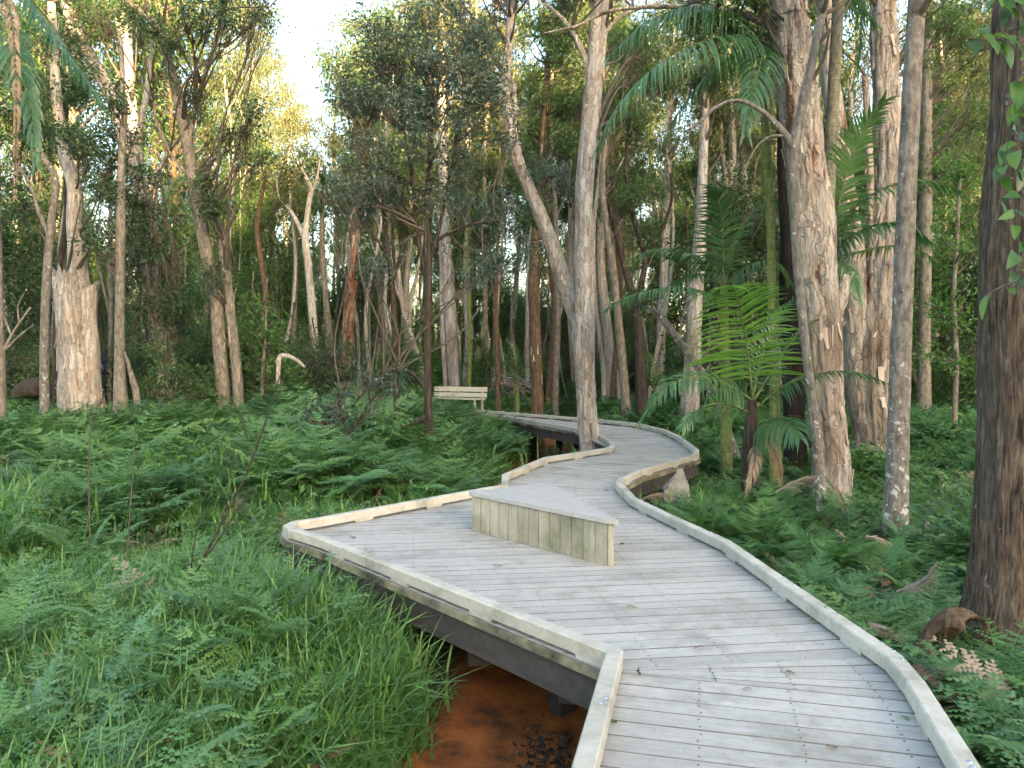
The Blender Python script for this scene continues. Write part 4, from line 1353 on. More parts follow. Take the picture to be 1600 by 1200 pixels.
palm('dark fronded palm arching over the far boardwalk bend behind the young palm', 13, [(1135, 690, 18), (1134, 600, 16), (1132, 520, 14), (1131, 450, 12)], 'palm_green', [
    dict(p=[(1131, 470), (1100, 458, -.2), (1060, 448, -.5), (1010, 455, -.8), (970, 468, -1.0), (945, 485, -1.1)], width=.045, ll=.62, n=44, side=YS, droop=1.0),
    dict(p=[(1131, 450), (1105, 415, .1), (1065, 395, .2), (1025, 390, .2), (985, 405, .2)], width=.045, ll=.72, n=40, side=YS, droop=.9),
    dict(p=[(1131, 450), (1130, 400, -.1), (1128, 350, -.2), (1120, 310, -.5), (1105, 290, -.9)], width=.045, ll=.75, n=38, side=XS, droop=.6),
    dict(p=[(1132, 450), (1145, 400, .2), (1165, 350, .3), (1190, 320, .3), (1225, 310, .3)], width=.045, ll=.75, n=40, side=YS, droop=.8),
    dict(p=[(1132, 450), (1155, 425, -.2), (1185, 410, -.5), (1215, 415, -.8), (1235, 440, -1.0)], width=.045, ll=.62, n=36, side=YS, droop=.9),
    dict(p=[(1131, 450), (1112, 430, .6), (1085, 430, 1.2), (1050, 445, 1.8)], ll=.5, n=34, side=XS, droop=.7),
])
palm('tall slender green stemmed palm whose drooping crown hangs over the picture top', 11.5, [(1212, 720, 18), (1210, 600, 15), (1207, 470, 14), (1204, 350, 13), (1199, 250, 13), (1192, 140, 12), (1186, 60, 12)], 'palm_green', [
    dict(p=[(1186, 60), (1150, 55, -.4), (1095, 66, -.9), (1030, 100, -1.3), (970, 160, -1.6), (930, 235, -1.7)], ll=.95, n=60, side=(0, 1, .3), droop=1.1, width=.04),
    dict(p=[(1186, 55), (1140, 20, -.2), (1080, 10, -.4), (1010, 35, -.6), (950, 90, -.8)], ll=.95, n=58, side=(0, 1, .3), droop=1.1, width=.04),
    dict(p=[(1186, 60), (1160, 80, .5), (1110, 115, 1.0), (1060, 175, 1.3), (1030, 240, 1.4)], ll=.65, n=46, side=YS, droop=1.1, width=.04),
    dict(p=[(1186, 55), (1175, 0, -.3), (1150, -60, -.6), (1100, -110, -.8)], ll=.75, n=46, side=YS, droop=.9, width=.04),
    dict(p=[(1188, 55), (1215, 10, .3), (1260, -20, .5), (1320, -10, .7), (1370, 40, .8)], ll=.7, n=46, side=YS, droop=1.0, width=.04),
    dict(p=[(1187, 60), (1190, 90, -.8), (1175, 150, -1.5), (1165, 210, -1.7)], ll=.6, n=40, side=XS, droop=1.0, width=.04),
    dict(p=[(1187, 60), (1210, 80, .6), (1230, 150, 1.0), (1235, 230, 1.1)], ll=.6, n=40, side=YS, droop=1.0, width=.04),
])
palm('ringed grey palm stem leaning up beside the large flaking paperbark', 12.0, [(1296, 720, 24), (1294, 600, 21), (1292, 500, 19), (1292, 400, 19), (1296, 280, 18), (1302, 150, 18), (1310, 5, 17), (1318, -120, 14)], 'palm_stem', [
    dict(p=[(1318, -120), (1335, -60, -.3), (1345, 20, -.5), (1340, 110, -.6)], ll=.55, n=40, side=YS, droop=1.0),
    dict(p=[(1318, -120), (1380, -150, .2), (1450, -110, .4), (1500, -20, .5)], ll=.6, n=40, side=YS, droop=1.0),
    dict(p=[(1318, -120), (1250, -150, .2), (1180, -110, .4), (1130, -20, .5)], ll=.6, n=40, side=YS, droop=1.0)])
palm('palm with a fan of feathery fronds spreading right behind the ringed palm stem', 12.3, [(1300, 700, 20), (1299, 600, 18), (1297, 500, 15), (1296, 400, 13)], 'palm_green', [
    dict(p=[(1296, 400), (1308, 330, -.2), (1325, 260, -.4), (1350, 200, -.6), (1385, 155, -.9)], width=.045, ll=.8, n=46, side=XS, droop=.5),
    dict(p=[(1297, 400), (1320, 345, -.1), (1360, 305, -.3), (1410, 285, -.5), (1460, 285, -.7), (1500, 300, -.8)], width=.045, ll=.62, n=46, side=YS, droop=.9),
    dict(p=[(1297, 405), (1330, 370, -.3), (1375, 350, -.6), (1420, 355, -.9), (1455, 380, -1.1)], width=.045, ll=.62, n=40, side=YS, droop=.9),
    dict(p=[(1297, 405), (1335, 395, .4), (1390, 385, .8), (1440, 395, 1.0), (1480, 420, 1.1)], ll=.45, n=38, side=YS, droop=.9),
    dict(p=[(1297, 410), (1310, 410, -.5), (1330, 430, -.9), (1345, 470, -1.1)], ll=.4, n=30, side=XS, droop=.9),
    dict(p=[(1295, 400), (1285, 340, .3), (1265, 290, .6), (1235, 265, .8)], ll=.5, n=36, side=YS, droop=.8)])
palm('palm frond cluster hanging in from the top left corner', 9.0, [(-70, 700, 24), (-62, 500, 20), (-50, 250, 18), (-40, 0, 17), (-36, -40, 16)], 'palm_stem', [
    dict(p=[(-36, -40), (5, -35, -.2), (50, 5, -.3), (90, 60, -.4), (125, 110, -.4), (158, 160, -.5)], ll=.55, n=46, side=YS, droop=1.0, width=.04),
    dict(p=[(-36, -40), (-5, 20, -.5), (25, 90, -.9), (48, 170, -1.0), (58, 260, -1.1)], ll=.5, n=44, side=XS, droop=1.0, width=.04),
    dict(p=[(-36, -40), (20, -90, .3), (110, -80, .6), (190, -10, .7)], ll=.55, n=44, side=YS, droop=1.0, width=.04),
    dict(p=[(-36, -30), (10, 5, -.9), (22, 60, -1.2), (26, 150, -1.3), (24, 250, -1.3), (24, 315, -1.3)], ll=.16, n=40, side=XS, mat='dead', stem='twig', droop=1.3)])
palm('small palm tuft among the trunks far behind the bend', 22, [(1022, 640, 10), (1022, 610, 9)], 'palm_green', [
    dict(p=[(1022, 612), (1012, 590), (996, 582), (980, 592)], ll=.45, n=20, side=YS), dict(p=[(1022, 612), (1034, 585), (1050, 578), (1066, 590)], ll=.45, n=20, side=YS), dict(p=[(1022, 612), (1020, 580), (1016, 560), (1008, 550)], ll=.45, n=20, side=XS), dict(p=[(1022, 612), (1030, 590, -.5), (1034, 590, -1), (1038, 610, -1.3)], ll=.4, n=18, side=XS)], 'lf_bright')
palm('low palm tuft just left of the leaning central paperbark', 24, [(808, 640, 8), (808, 605, 7)], 'palm_green', [
    dict(p=[(808, 605), (795, 575), (775, 565), (755, 580)], ll=.5, n=20, side=YS), dict(p=[(808, 605), (822, 575), (842, 568), (860, 585)], ll=.5, n=20, side=YS), dict(p=[(808, 605), (806, 570), (800, 545), (790, 530)], ll=.5, n=20, side=XS)], 'palm_lf')
palm('palm fronds showing between the leaning paperbark and the twin trunks', 23, [(258, 560, 10), (258, 440, 9), (257, 340, 8)], 'palm_green', [
    dict(p=[(257, 340), (240, 315), (222, 318), (208, 340)], ll=.5, n=24, side=YS), dict(p=[(257, 340), (262, 305), (272, 285), (288, 275)], ll=.5, n=24, side=XS), dict(p=[(257, 340), (275, 325), (292, 330), (302, 355)], ll=.5, n=24, side=YS), dict(p=[(257, 340), (250, 330, -.6), (246, 345, -1), (244, 375, -1.1)], ll=.4, n=20, side=XS)])

# ------------------------------------------------------------------ background forest
def tall_proto(seed, H, r0, bark, leaf, lean=.6, crown_from=.45, n_cl=46, L=.19, W=.055, droop=1.1, cr=2.0, k=8, sprigs=.42):
    """straight forest tree standing at the origin: meshes for trunk and crown"""
    global rng
    keep, rng = rng, np.random.default_rng(seed)
    z = np.linspace(-.3, H, 8)
    sway = np.cumsum(rng.normal(0, lean * .28, (8, 2)), 0)
    sway -= sway[0]
    P = [[sway[i][0], sway[i][1], z[i], r0 * (1 - .8 * (i / 7) ** 1.2)] for i in range(8)]
    gt, gl, gtw = Geo(), Geo(), Geo()
    add_tube(gt, P, seg=9, step=.35, rough=.08, ridge=.07, seed=seed, flare=.3)
    S = spline(np.array(P), 40)
    cl, anchors = [], list(S[14:])
    for i in range(n_cl):
        t = crown_from + (1 - crown_from) * rng.random() ** .75
        c = S[int(t * 39), :3]
        a = rng.uniform(0, 2 * math.pi)
        q = cr * (.35 + .65 * math.sin(math.pi * min(1, (t - crown_from) / (1 - crown_from) * .85 + .12))) * rng.uniform(.25, 1)
        rr = rng.uniform(.45, .95)
        cl.append([c[0] + math.cos(a) * q, c[1] + math.sin(a) * q, c[2] + q * .35 + rng.normal(0, .3), rr, rr, rr * rng.uniform(.7, 1.3)])
    for _ in range(5):                               # main limbs
        i = rng.integers(16, 34)
        a = rng.uniform(0, 2 * math.pi)
        b_ = S[i, :3]
        e = b_ + np.array([math.cos(a) * cr * .7, math.sin(a) * cr * .7, rng.uniform(1.2, 2.6)])
        add_tube(gt, [[*b_, S[i, 3] * .5], [*((b_ + e) / 2 + np.array([0, 0, -.2])), S[i, 3] * .35], [*e, .02]], seg=6, step=.4)
    crown_geo(gl, gtw, np.array(cl), anchors, sprigs, k, L, W, .7, droop, .16, twig=.008)
    gl2 = gl
    me_t = gt.build('trunk', M[bark], data_only=True, smooth=True)
    me_c = gl2.build('crown', M[leaf], data_only=True)
    me_w = gtw.build('branches', M['twig'], data_only=True)
    rng = keep
    return me_t, me_c, me_w

TP = [tall_proto(11, 19, .17, 'paper', 'lf_olive'), tall_proto(12, 21, .20, 'paper_pale', 'lf_olive', n_cl=54, cr=2.4), tall_proto(13, 17, .13, 'grey', 'lf_mid', droop=.5, L=.17, W=.07),
      tall_proto(14, 20, .16, 'paper', 'lf_mid', n_cl=50), tall_proto(15, 15, .11, 'brown', 'lf_mid', crown_from=.35, droop=.5, L=.17, W=.07), tall_proto(16, 22, .19, 'grey', 'lf_olive', crown_from=.5, cr=2.6)]
TP += [tall_proto(17, 14, .075, 'grey', 'lf_mid', crown_from=.6, n_cl=16, cr=1.2, lean=.9), tall_proto(18, 16, .085, 'paper', 'lf_olive', crown_from=.62, n_cl=18, cr=1.3, lean=1.0)]
UP = [tall_proto(21, 7.5, .07, 'grey', 'lf_mid', crown_from=.2, n_cl=44, L=.16, W=.075, droop=.3, cr=1.7), tall_proto(22, 6.0, .06, 'dark', 'lf_dark', crown_from=.15, n_cl=40, L=.16, W=.075, droop=.3, cr=1.6),
      tall_proto(23, 9.0, .08, 'grey', 'lf_bright', crown_from=.2, n_cl=48, L=.17, W=.08, droop=.3, cr=1.9)]
SP = [tall_proto(31, 1.9, .03, 'dark', 'lf_mid', crown_from=.1, n_cl=16, L=.13, W=.06, droop=.1, cr=.8, lean=.2), tall_proto(32, 1.5, .03, 'dark', 'lf_dark', crown_from=.1, n_cl=14, L=.12, W=.055, droop=.1, cr=.8, lean=.2),
      tall_proto(33, 2.6, .03, 'grey', 'lf_bright', crown_from=.1, n_cl=18, L=.14, W=.07, droop=.1, cr=.9, lean=.2)]

def plant_tree(meshes, name, x, y, s, label, cat, group):
    t = thing(name, label, cat, (x, y, gz1(x, y)), group)
    t.rotation_euler.z = rng.uniform(0, 2 * math.pi)
    t.scale = (s * rng.uniform(.9, 1.15), s * rng.uniform(.9, 1.15), s)
    obj('trunk', meshes[0], t)
    obj('crown', meshes[1], t)
    obj('branches', meshes[2], t)['kind'] = 'stuff'
    return t

MARKS = [(-40, 'the left picture edge'), (60, 'the speckled grey trunk'), (125, 'the broken paperbark'), (235, 'the leaning paperbark'), (360, 'the ivy hung twin trunks'), (488, 'the pale forked tree'), (545, 'the reddish paperbark'), (619, 'the thin dark stem'), (669, 'the grey green small tree'),
         (703, 'the pinkish paperbark'), (778, 'the thin red brown trunk'), (838, 'the rough brown trunk'), (915, 'the central paperbark'), (972, 'the curving slim trunk'), (1003, 'the dark twisted trunk'), (1085, 'the pink flaked paperbark'), (1205, 'the green palm stem'),
         (1275, 'the large flaking paperbark'), (1370, 'the huge shaggy paperbark'), (1446, 'the straight dark trunk'), (1590, 'the large dark trunk')]
def place(u, D_, lo, hi):
    m_ = min(MARKS, key=lambda t: abs(t[0] - u))
    k_ = (D_ - lo) / (hi - lo)
    return ('nearer' if k_ < .33 else ('farther' if k_ < .66 else 'farthest')), ('left of ' if u < m_[0] else 'right of ') + m_[1]
TKIND = ['flaky barked', 'pale barked', 'grey barked', 'flaky green crowned', 'brown barked', 'tall grey', 'very thin grey', 'very thin flaky']
UKIND = ['mid green', 'dark green', 'bright green']

occupied = []
def free(x, y, d):
    for (a, c) in occupied:
        if (a - x) ** 2 + (c - y) ** 2 < d * d: return False
    return True

prng = np.random.default_rng(99)
rng = np.random.default_rng(5)
cnt = 0
tries = 0
while cnt < 155 and tries < 6000:
    tries += 1
    D_ = 24 + 50 * prng.random() ** 1.15
    u = prng.uniform(-120, 1720)
    x = (u - 800) * D_ / F_PX
    if 365 < u < 575 and (D_ < 62 or prng.random() < .5): continue          # gap with open sky
    if 700 < u < 1000 and D_ < 27: continue
    if 985 < u < 1215 and D_ < 46 and prng.random() < .7: continue
    if 1455 < u < 1560 and D_ < 45 and prng.random() < .6: continue
    if not free(x, D_, 1.6): continue
    occupied.append((x, D_))
    i = prng.choice([0, 1, 1, 2, 3, 4, 5, 6, 6, 7, 7])
    s = prng.uniform(.8, 1.15)
    if 395 < u < 545: s *= .55
    if u < 385 and D_ < 48: s *= 1.15
    w_, pl_ = place(u, D_, 24, 74)
    plant_tree(TP[i], 'forest_tree', x, D_, s, '%s %s slender %s forest tree %s' % (w_, 'short' if s < .93 else ('tall' if s < 1.05 else 'towering'), TKIND[i], pl_), 'tree', 'slender forest trees behind the glade')
    cnt += 1
PALE = [tall_proto(19, 15, .085, 'paper_pale', 'lf_olive', crown_from=.62, n_cl=16, cr=1.2, lean=1.0), tall_proto(20, 13, .06, 'paper', 'lf_mid', crown_from=.6, n_cl=14, cr=1.1, lean=1.1)]
cnt = 0
while cnt < 60 and tries < 9000:
    tries += 1
    D_ = 23 + 27 * prng.random()
    u = prng.uniform(540, 1250) if cnt < 42 else prng.uniform(-60, 1560)
    x = (u - 800) * D_ / F_PX
    if 640 < u < 1000 and D_ < 28: continue
    if not free(x, D_, .8): continue
    occupied.append((x, D_))
    w_, pl_ = place(u, D_, 23, 50)
    i = int(prng.integers(0, 2))
    plant_tree(PALE[i], 'pole_tree', x, D_, prng.uniform(.8, 1.15), '%s %s thin pole tree %s' % (w_, ('cream', 'buff grey')[i], pl_), 'tree', 'thin pole trees in the middle distance')
    cnt += 1
for (u, D_, s, i), lab in zip(((372, 46, 1.12, 0), (400, 52, 1.2, 1), (425, 60, 1.22, 5), (448, 68, 1.1, 1), (476, 72, .95, 3), (503, 68, 1.08, 0), (530, 58, 1.12, 5), (556, 50, 1.1, 3)), [w_ + ' of the sunlit far trees below the sky gap' for w_ in ('leftmost', 'second from the left', 'third from the left', 'fourth from the left', 'fourth from the right', 'third from the right', 'second from the right', 'rightmost')]):
    x = (u - 800) * D_ / F_PX
    occupied.append((x, D_))
    plant_tree(TP[i], 'forest_tree', x, D_, s, lab, 'tree', 'slender forest trees behind the glade')
cnt = 0
while cnt < 100 and tries < 15000:
    tries += 1
    D_ = 20 + 42 * prng.random()
    u = prng.uniform(-120, 1720)
    x = (u - 800) * D_ / F_PX
    if 640 < u < 1110 and D_ < 27: continue
    if 380 < u < 560 and D_ < 32: continue
    if not free(x, D_, 1.3): continue
    occupied.append((x, D_))
    i = prng.integers(0, 3)
    w_, pl_ = place(u, D_, 20, 62)
    plant_tree(UP[i], 'understorey_tree', x, D_, prng.uniform(.55, 1.1), '%s low %s understorey tree %s' % (w_, UKIND[i], pl_), 'tree', 'leafy low trees under the tall forest')
    cnt += 1
cnt = 0
while cnt < 120 and tries < 20000:
    tries += 1
    D_ = 19 + 30 * prng.random()
    u = prng.uniform(-100, 1700)
    x = (u - 800) * D_ / F_PX
    if 660 < u < 1110 and D_ < 27: continue
    if not free(x, D_, .9): continue
    occupied.append((x, D_))
    i = prng.integers(0, 3)
    w_, pl_ = place(u, D_, 19, 49)
    plant_tree(SP[i], 'shrub', x, D_, prng.uniform(.6, 1.05), '%s bushy %s shrub behind the ferns %s' % (w_, UKIND[i], pl_), 'shrub', 'shrubs at the back of the ferns')
    cnt += 1

# ------------------------------------------------------------------ scattered masses (geometry nodes)
def scatter(name, label, cat, pts, rot, scl, idx, meshes, kind='stuff'):
    lib = bpy.data.collections.new(name + '_kit')
    for k, me in enumerate(meshes):
        parts = me if isinstance(me, (tuple, list)) else [me]
        if len(parts) == 1:
            o = bpy.data.objects.new('%s_kit_%02d' % (name, k), parts[0])
            lib.objects.link(o)
        else:
            sub = bpy.data.collections.new('%s_kit_%02d' % (name, k))
            for q in parts: sub.objects.link(bpy.data.objects.new(name + '_piece', q))
            lib.children.link(sub)
    me = bpy.data.meshes.new(name)
    me.from_pydata([tuple(map(float, p)) for p in pts], [], [])
    a = me.attributes.new('rot', 'FLOAT_VECTOR', 'POINT'); a.data.foreach_set('vector', np.asarray(rot, np.float32).ravel())
    a = me.attributes.new('scl', 'FLOAT', 'POINT'); a.data.foreach_set('value', np.asarray(scl, np.float32))
    a = me.attributes.new('idx', 'INT', 'POINT'); a.data.foreach_set('value', np.asarray(idx, np.int32))
    o = obj(name, me)
    tag(o, label, cat, kind=kind)
    ng = bpy.data.node_groups.new(name + '_nodes', 'GeometryNodeTree')
    ng.interface.new_socket('Geometry', in_out='INPUT', socket_type='NodeSocketGeometry')
    ng.interface.new_socket('Geometry', in_out='OUTPUT', socket_type='NodeSocketGeometry')
    gi, go = ng.nodes.new('NodeGroupInput'), ng.nodes.new('NodeGroupOutput')
    ip = ng.nodes.new('GeometryNodeInstanceOnPoints')
    ci = ng.nodes.new('GeometryNodeCollectionInfo')
    ci.inputs['Collection'].default_value = lib
    ci.inputs['Separate Children'].default_value = True
    ci.inputs['Reset Children'].default_value = True
    ip.inputs['Pick Instance'].default_value = True
    def attr(nm, ty):
        n = ng.nodes.new('GeometryNodeInputNamedAttribute')
        n.data_type = ty
        n.inputs['Name'].default_value = nm
        return n.outputs['Attribute']
    e2r = ng.nodes.new('FunctionNodeEulerToRotation')
    lk = ng.links.new
    lk(attr('rot', 'FLOAT_VECTOR'), e2r.inputs[0])
    lk(gi.outputs[0], ip.inputs['Points'])
    lk(ci.outputs[0], ip.inputs['Instance'])
    lk(attr('idx', 'INT'), ip.inputs['Instance Index'])
    lk(e2r.outputs[0], ip.inputs['Rotation'])
    lk(attr('scl', 'FLOAT'), ip.inputs['Scale'])
    lk(ip.outputs[0], go.inputs[0])
    md = o.modifiers.new('scatter', 'NODES')
    md.node_group = ng
    return o

# fern fronds and plants
def fern_frond(seed, L=.7, n=15, fine=True, arch=.9, wid=.5):
    """frond starting at the origin, rising along +X"""
    r_ = np.random.default_rng(seed)
    V, F = [], []
    def quad(a, b_, c, d): 
        k = len(V); V.extend([a, b_, c, d]); F.append([k, k + 1, k + 2, k + 3])
    def axis(t):
        a = 1.28 - arch * 1.5 * t ** 1.5
        return a
    pts = [np.zeros(3)]
    M_ = 24
    for i in range(M_):
        a = axis(i / M_)
        pts.append(pts[-1] + np.array([math.cos(a), 0, math.sin(a)]) * L / M_)
    pts = np.array(pts)
    tan = norm(np.gradient(pts, axis=0))
    for i in range(0, M_, 3):                         # stalk
        j = min(M_, i + 3)
        w = .0035 * (1.2 - i / M_)
        quad(pts[i] + [0, w, 0], pts[i] - [0, w, 0], pts[j] - [0, w * .8, 0], pts[j] + [0, w * .8, 0])
    for i in range(n):
        t = .2 + .8 * (i + .3) / n
        k = min(M_, int(t * M_))
        p, T = pts[k], tan[k]
        ln = wid * L * (1 - ((t - .2) / .8) ** 1.15) * (.75 + .25 * min(1, (t - .2) * 6)) * .62 + .012
        for sg in (-1, 1):
            al = r_.normal(1.15 - .25 * t, .07)
            d = norm(T * math.cos(al) + np.array([0, sg, 0]) * math.sin(al) + np.array([0, 0, -.12]) + r_.normal(0, .05, 3))
            up = norm(np.cross(np.cross(d, [0, 0, 1]), d) + r_.normal(0, .1, 3))
            s = np.cross(up, d)
            l_ = ln * r_.uniform(.85, 1.1)
            if not fine:
                w = l_ * .13 + .006
                quad(p, p + d * l_ * .4 + s * w, p + d * l_ - up * l_ * .15, p + d * l_ * .4 - s * w)
                continue
            m = max(3, int(l_ / .022))
            for q in range(m):
                a0, a1 = q / m, (q + 1) / m
                w = l_ * .17 * (1 - a0 ** 1.5) + .005
                b0 = p + d * l_ * a0 - up * l_ * .15 * a0 ** 2
                b1 = p + d * l_ * a1 - up * l_ * .15 * a1 ** 2
                bm = b0 * .45 + b1 * .55
                V.extend([b0, bm + s * w + d * w * .45 - up * w * .15, b1, bm - s * w + d * w * .45 - up * w * .15])
                F.append([len(V) - 4, len(V) - 3, len(V) - 2, len(V) - 1])
    return np.array(V), np.array(F)

def fern_plant_mesh(seed, nf=7, fine=True, L=.7, mat='fern'):
    r_ = np.random.default_rng(seed)
    g = Geo()
    for i in range(nf):
        V, F = fern_frond(seed * 13 + i % 4, L * r_.uniform(.7, 1.15), 14, fine, r_.uniform(.55, 1.0), r_.uniform(.5, .62))
        a = 2 * math.pi * (i + r_.uniform(-.3, .3)) / nf
        c, s = math.cos(a), math.sin(a)
        Rm = np.array([[c, -s, 0], [s, c, 0], [0, 0, 1]])
        tl = r_.uniform(-.1, .3)
        Tm = np.array([[math.cos(tl), 0, math.sin(tl)], [0, 1, 0], [-math.sin(tl), 0, math.cos(tl)]])
        g.add(V @ Tm.T @ Rm.T, F, r_.random())
    return g.build('fern', M[mat], data_only=True)

def grass_mesh(seed, n=26, h=.45, spread=.12, w=.008, mat='grass'):
    r_ = np.random.default_rng(seed)
    g = Geo()
    for _ in range(n):
        a = r_.uniform(0, 2 * math.pi)
        p = np.array([r_.normal(0, spread), r_.normal(0, spread), 0])
        d = np.array([math.cos(a), math.sin(a), 0])
        s = np.array([-d[1], d[0], 0])
        H = h * r_.uniform(.5, 1.2)
        b_ = r_.uniform(.25, 1.1)
        V = []
        for i, t in enumerate((0, .35, .7, 1)):
            q = p + d * H * b_ * t ** 2 * .8 + np.array([0, 0, H * (t - .35 * b_ * t ** 3)])
            ww = w * (1 - t ** 2 * .9) * r_.uniform(.8, 1.2)
            V += [q - s * ww, q + s * ww]
        g.add(V, [[0, 1, 3, 2], [2, 3, 5, 4], [4, 5, 7, 6]], r_.random())
    return g.build('grass', M[mat], data_only=True)

def shrublet(seed, mat='lf_mid', n=60, h=.5, L=.07, W=.04):
    global rng
    keep, rng = rng, np.random.default_rng(seed)
    g = Geo()
    C = rng.normal(0, 1, (n, 3)) * np.array([.16, .16, .14]) + np.array([0, 0, h * .55])
    leaves(g, C, rng.normal(0, 1, (n, 3)) + np.array([0, 0, .3]), L * rng.uniform(.7, 1.2, n), W)
    V, F = sticks(np.zeros((7, 3)), C[:7], .004, .002)
    g.add(V, F, .1)
    rng = keep
    return g.build('herb', M[mat], data_only=True)

def sample(n, d0, d1, power=1.0, umin=-160, umax=1760):
    """ground points inside the view wedge, denser near the eye"""
    D_ = d0 + (d1 - d0) * rng.random(n) ** power
    u = rng.uniform(umin, umax, n)
    return np.stack([(u - 800) * D_ / F_PX, D_], 1), u

EDGE = np.array([p for poly in (LEFT, RIGHT) for p, d in walk_points(poly, .12)])
def keep_off(P, mud=.8, clear=.12):
    P = np.asarray(P)
    ok = ~inside(P, OUTLINE)
    if mud > 0: ok &= chan_dist(P) > mud
    for k in range(0, len(P), 1000):
        d_ = np.sqrt(((P[k:k + 1000, None] - EDGE[None]) ** 2).sum(2)).min(1)
        ok[k:k + 1000] &= d_ > clear
    ok &= ~((np.abs(P[:, 0]) < 1.2) & (P[:, 1] < 2.3))
    ok &= np.hypot(P[:, 0] - DEB[0], P[:, 1] - DEB[1]) > .42
    return ok
DEB = PD(1452, 1015, 4.75)[:2]

def put(name, label, cat, P, meshes, smin, smax, tilt=.15, zoff=-.03, vary=.5):
    n = len(P)
    sv = 1 - vary / 2 + vary * 1.6 * (vn(np.column_stack([P * .55, np.zeros(n)]), 77) - .2)
    z = ground_z(P) + zoff
    rot = np.stack([rng.normal(0, tilt, n), rng.normal(0, tilt, n), rng.uniform(0, 6.283, n)], 1)
    return scatter(name, label, cat, np.column_stack([P, z]), rot, rng.uniform(smin, smax, n) * sv, rng.integers(0, len(meshes), n), meshes)

FINE = [fern_plant_mesh(s, 7, True, .72, 'fern' if s % 2 else 'fern_dk') for s in range(1, 7)]
FAR = [fern_plant_mesh(s, 8, False, .72, 'fern' if s % 2 else 'fern_dk') for s in range(11, 15)]
GRS = [grass_mesh(s) for s in range(4)]
GRF = [grass_mesh(s, 18, .5, .2, .014) for s in range(4, 7)]
HERB = [shrublet(1, 'lf_mid'), shrublet(2, 'lf_bright'), shrublet(3, 'lf_dark')]
patch = lambda P, f, s: vn(np.column_stack([P * f, np.zeros(len(P))]), s)

P, u = sample(2500, 2.6, 13, 1.25)
ok = keep_off(P, 1.3, .5) & ((patch(P, .8, 31) > .36) | (P[:, 0] > 1.5))
ok &= ~((P[:, 0] < .3) & (np.hypot(P[:, 0] - .0, P[:, 1] - 4.6) < 1.3))
put('fern_undergrowth', 'knee high green ferns crowding both sides of the boardwalk', 'ferns', P[ok], FINE, .6, 1.1)
P, u = sample(6500, 12, 34, 1.1)
ok = keep_off(P, .8, .5)
put('far_fern_undergrowth', 'bank of ferns running back under the forest trees', 'ferns', P[ok], FAR, .7, 1.25)
P, u = sample(700, 6.5, 20, 1.0, -160, 760)
ok = keep_off(P, 1.2, .9) & (patch(P, .45, 91) > .52)
put('bracken', 'taller mounds of bracken rising out of the ferns at the left', 'ferns', P[ok], FINE, 1.2, 1.85)
q = np.array([LEFT[-3], LEFT[-2], LEFT[-1]])
t_ = rng.random(260) * 2
k_ = np.minimum(t_.astype(int), 1)
P = q[k_] + (q[k_ + 1] - q[k_]) * (t_ - k_)[:, None] + np.column_stack([-rng.uniform(.25, 2.2, 260), -rng.uniform(.1, 1.1, 260)])
put('bench_ferns', 'ferns hiding the near edge of the boardwalk before the bench', 'ferns', P[keep_off(P, .6, .15)], FAR, 1.05, 1.5)
P, u = sample(11000, 2.4, 9, 1.2, -160, 1000)
ok = keep_off(P, 1.02, .42) & (patch(P, .9, 41) > .22)
put('grass', 'long bright green grass left of the boardwalk', 'grass', P[ok], GRS, .65, 1.25)
P, u = sample(7500, 8, 32, 1.1, -160, 1100)
ok = keep_off(P, .65) & (patch(P, .5, 51) > .30)
put('meadow_grass', 'tufts of grass among the ferns further back', 'grass', P[ok], GRF, .6, 1.3)
P, u = sample(1500, 3, 9, 1.2, 1000, 1760)
ok = keep_off(P, .6) & (P[:, 0] > 1.6)
put('sedge', 'thin grass between the ferns right of the boardwalk', 'grass', P[ok], GRS, .35, .7)
P, u = sample(1500, 7.5, 26, 1.2)
ok = keep_off(P, .7) & (patch(P, .6, 61) > .52)
put('herbs', 'small leafy seedlings mixed through the ferns', 'plants', P[ok], HERB, .6, 1.4)
DEADF = [fern_plant_mesh(s_, 4, True, .7, 'dead') for s_ in (41, 42)]
P, u = sample(130, 3, 18, 1.1)
ok = keep_off(P, 1.2, .5)
put('dead_ferns', 'brown dead fern fronds scattered through the green ferns', 'ferns', P[ok], DEADF, .7, 1.15, .3)
# sticks and leaf litter
lit = Geo()
P, u = sample(5000, 2.6, 14, 1.2)
ok = keep_off(P, 1.1)
P = P[ok]
C = np.column_stack([P, ground_z(P) + .015])
leaves(lit, C, rng.normal(0, 1, (len(P), 3)) * [1, 1, .15], .1, .04)
tag(lit.build('leaf_litter', M['deadleaf']), 'brown leaf litter lying under the ferns', 'leaf litter', kind='stuff')
# far wood closing the horizon
P, u = sample(200, 76, 130, 1.0, -400, 2000)
put('forest', 'sunlit far wood closing the horizon', 'forest', P, TP, .8, 1.2, .02, 0)
P, u = sample(420, 40, 100, 1.0, -400, 2000)
put('undergrowth', 'dense low growth far back among the trunks', 'undergrowth', P, UP + SP, .6, 1.1, .02, 0)

# ------------------------------------------------------------------ single plants and small things
def leaf_shape(L, W, curl=.25, seed=0):
    """one pointed leaf along +X with a folded midrib"""
    r_ = np.random.default_rng(seed)
    V, F = [], []
    n = 6
    for i in range(n + 1):
        t = i / n
        w = W / 2 * math.sin(math.pi * t ** .75) ** .8 + .0005
        z = -curl * L * t * t + .02 * L * math.sin(t * 5)
        V += [[L * t, -w, z + w * .3], [L * t, 0, z], [L * t, w, z + w * .3]]
    for i in range(n):
        for j in (0, 1):
            F.append([i * 3 + j, i * 3 + 3 + j, i * 3 + 4 + j, i * 3 + 1 + j])
    return np.array(V), np.array(F)

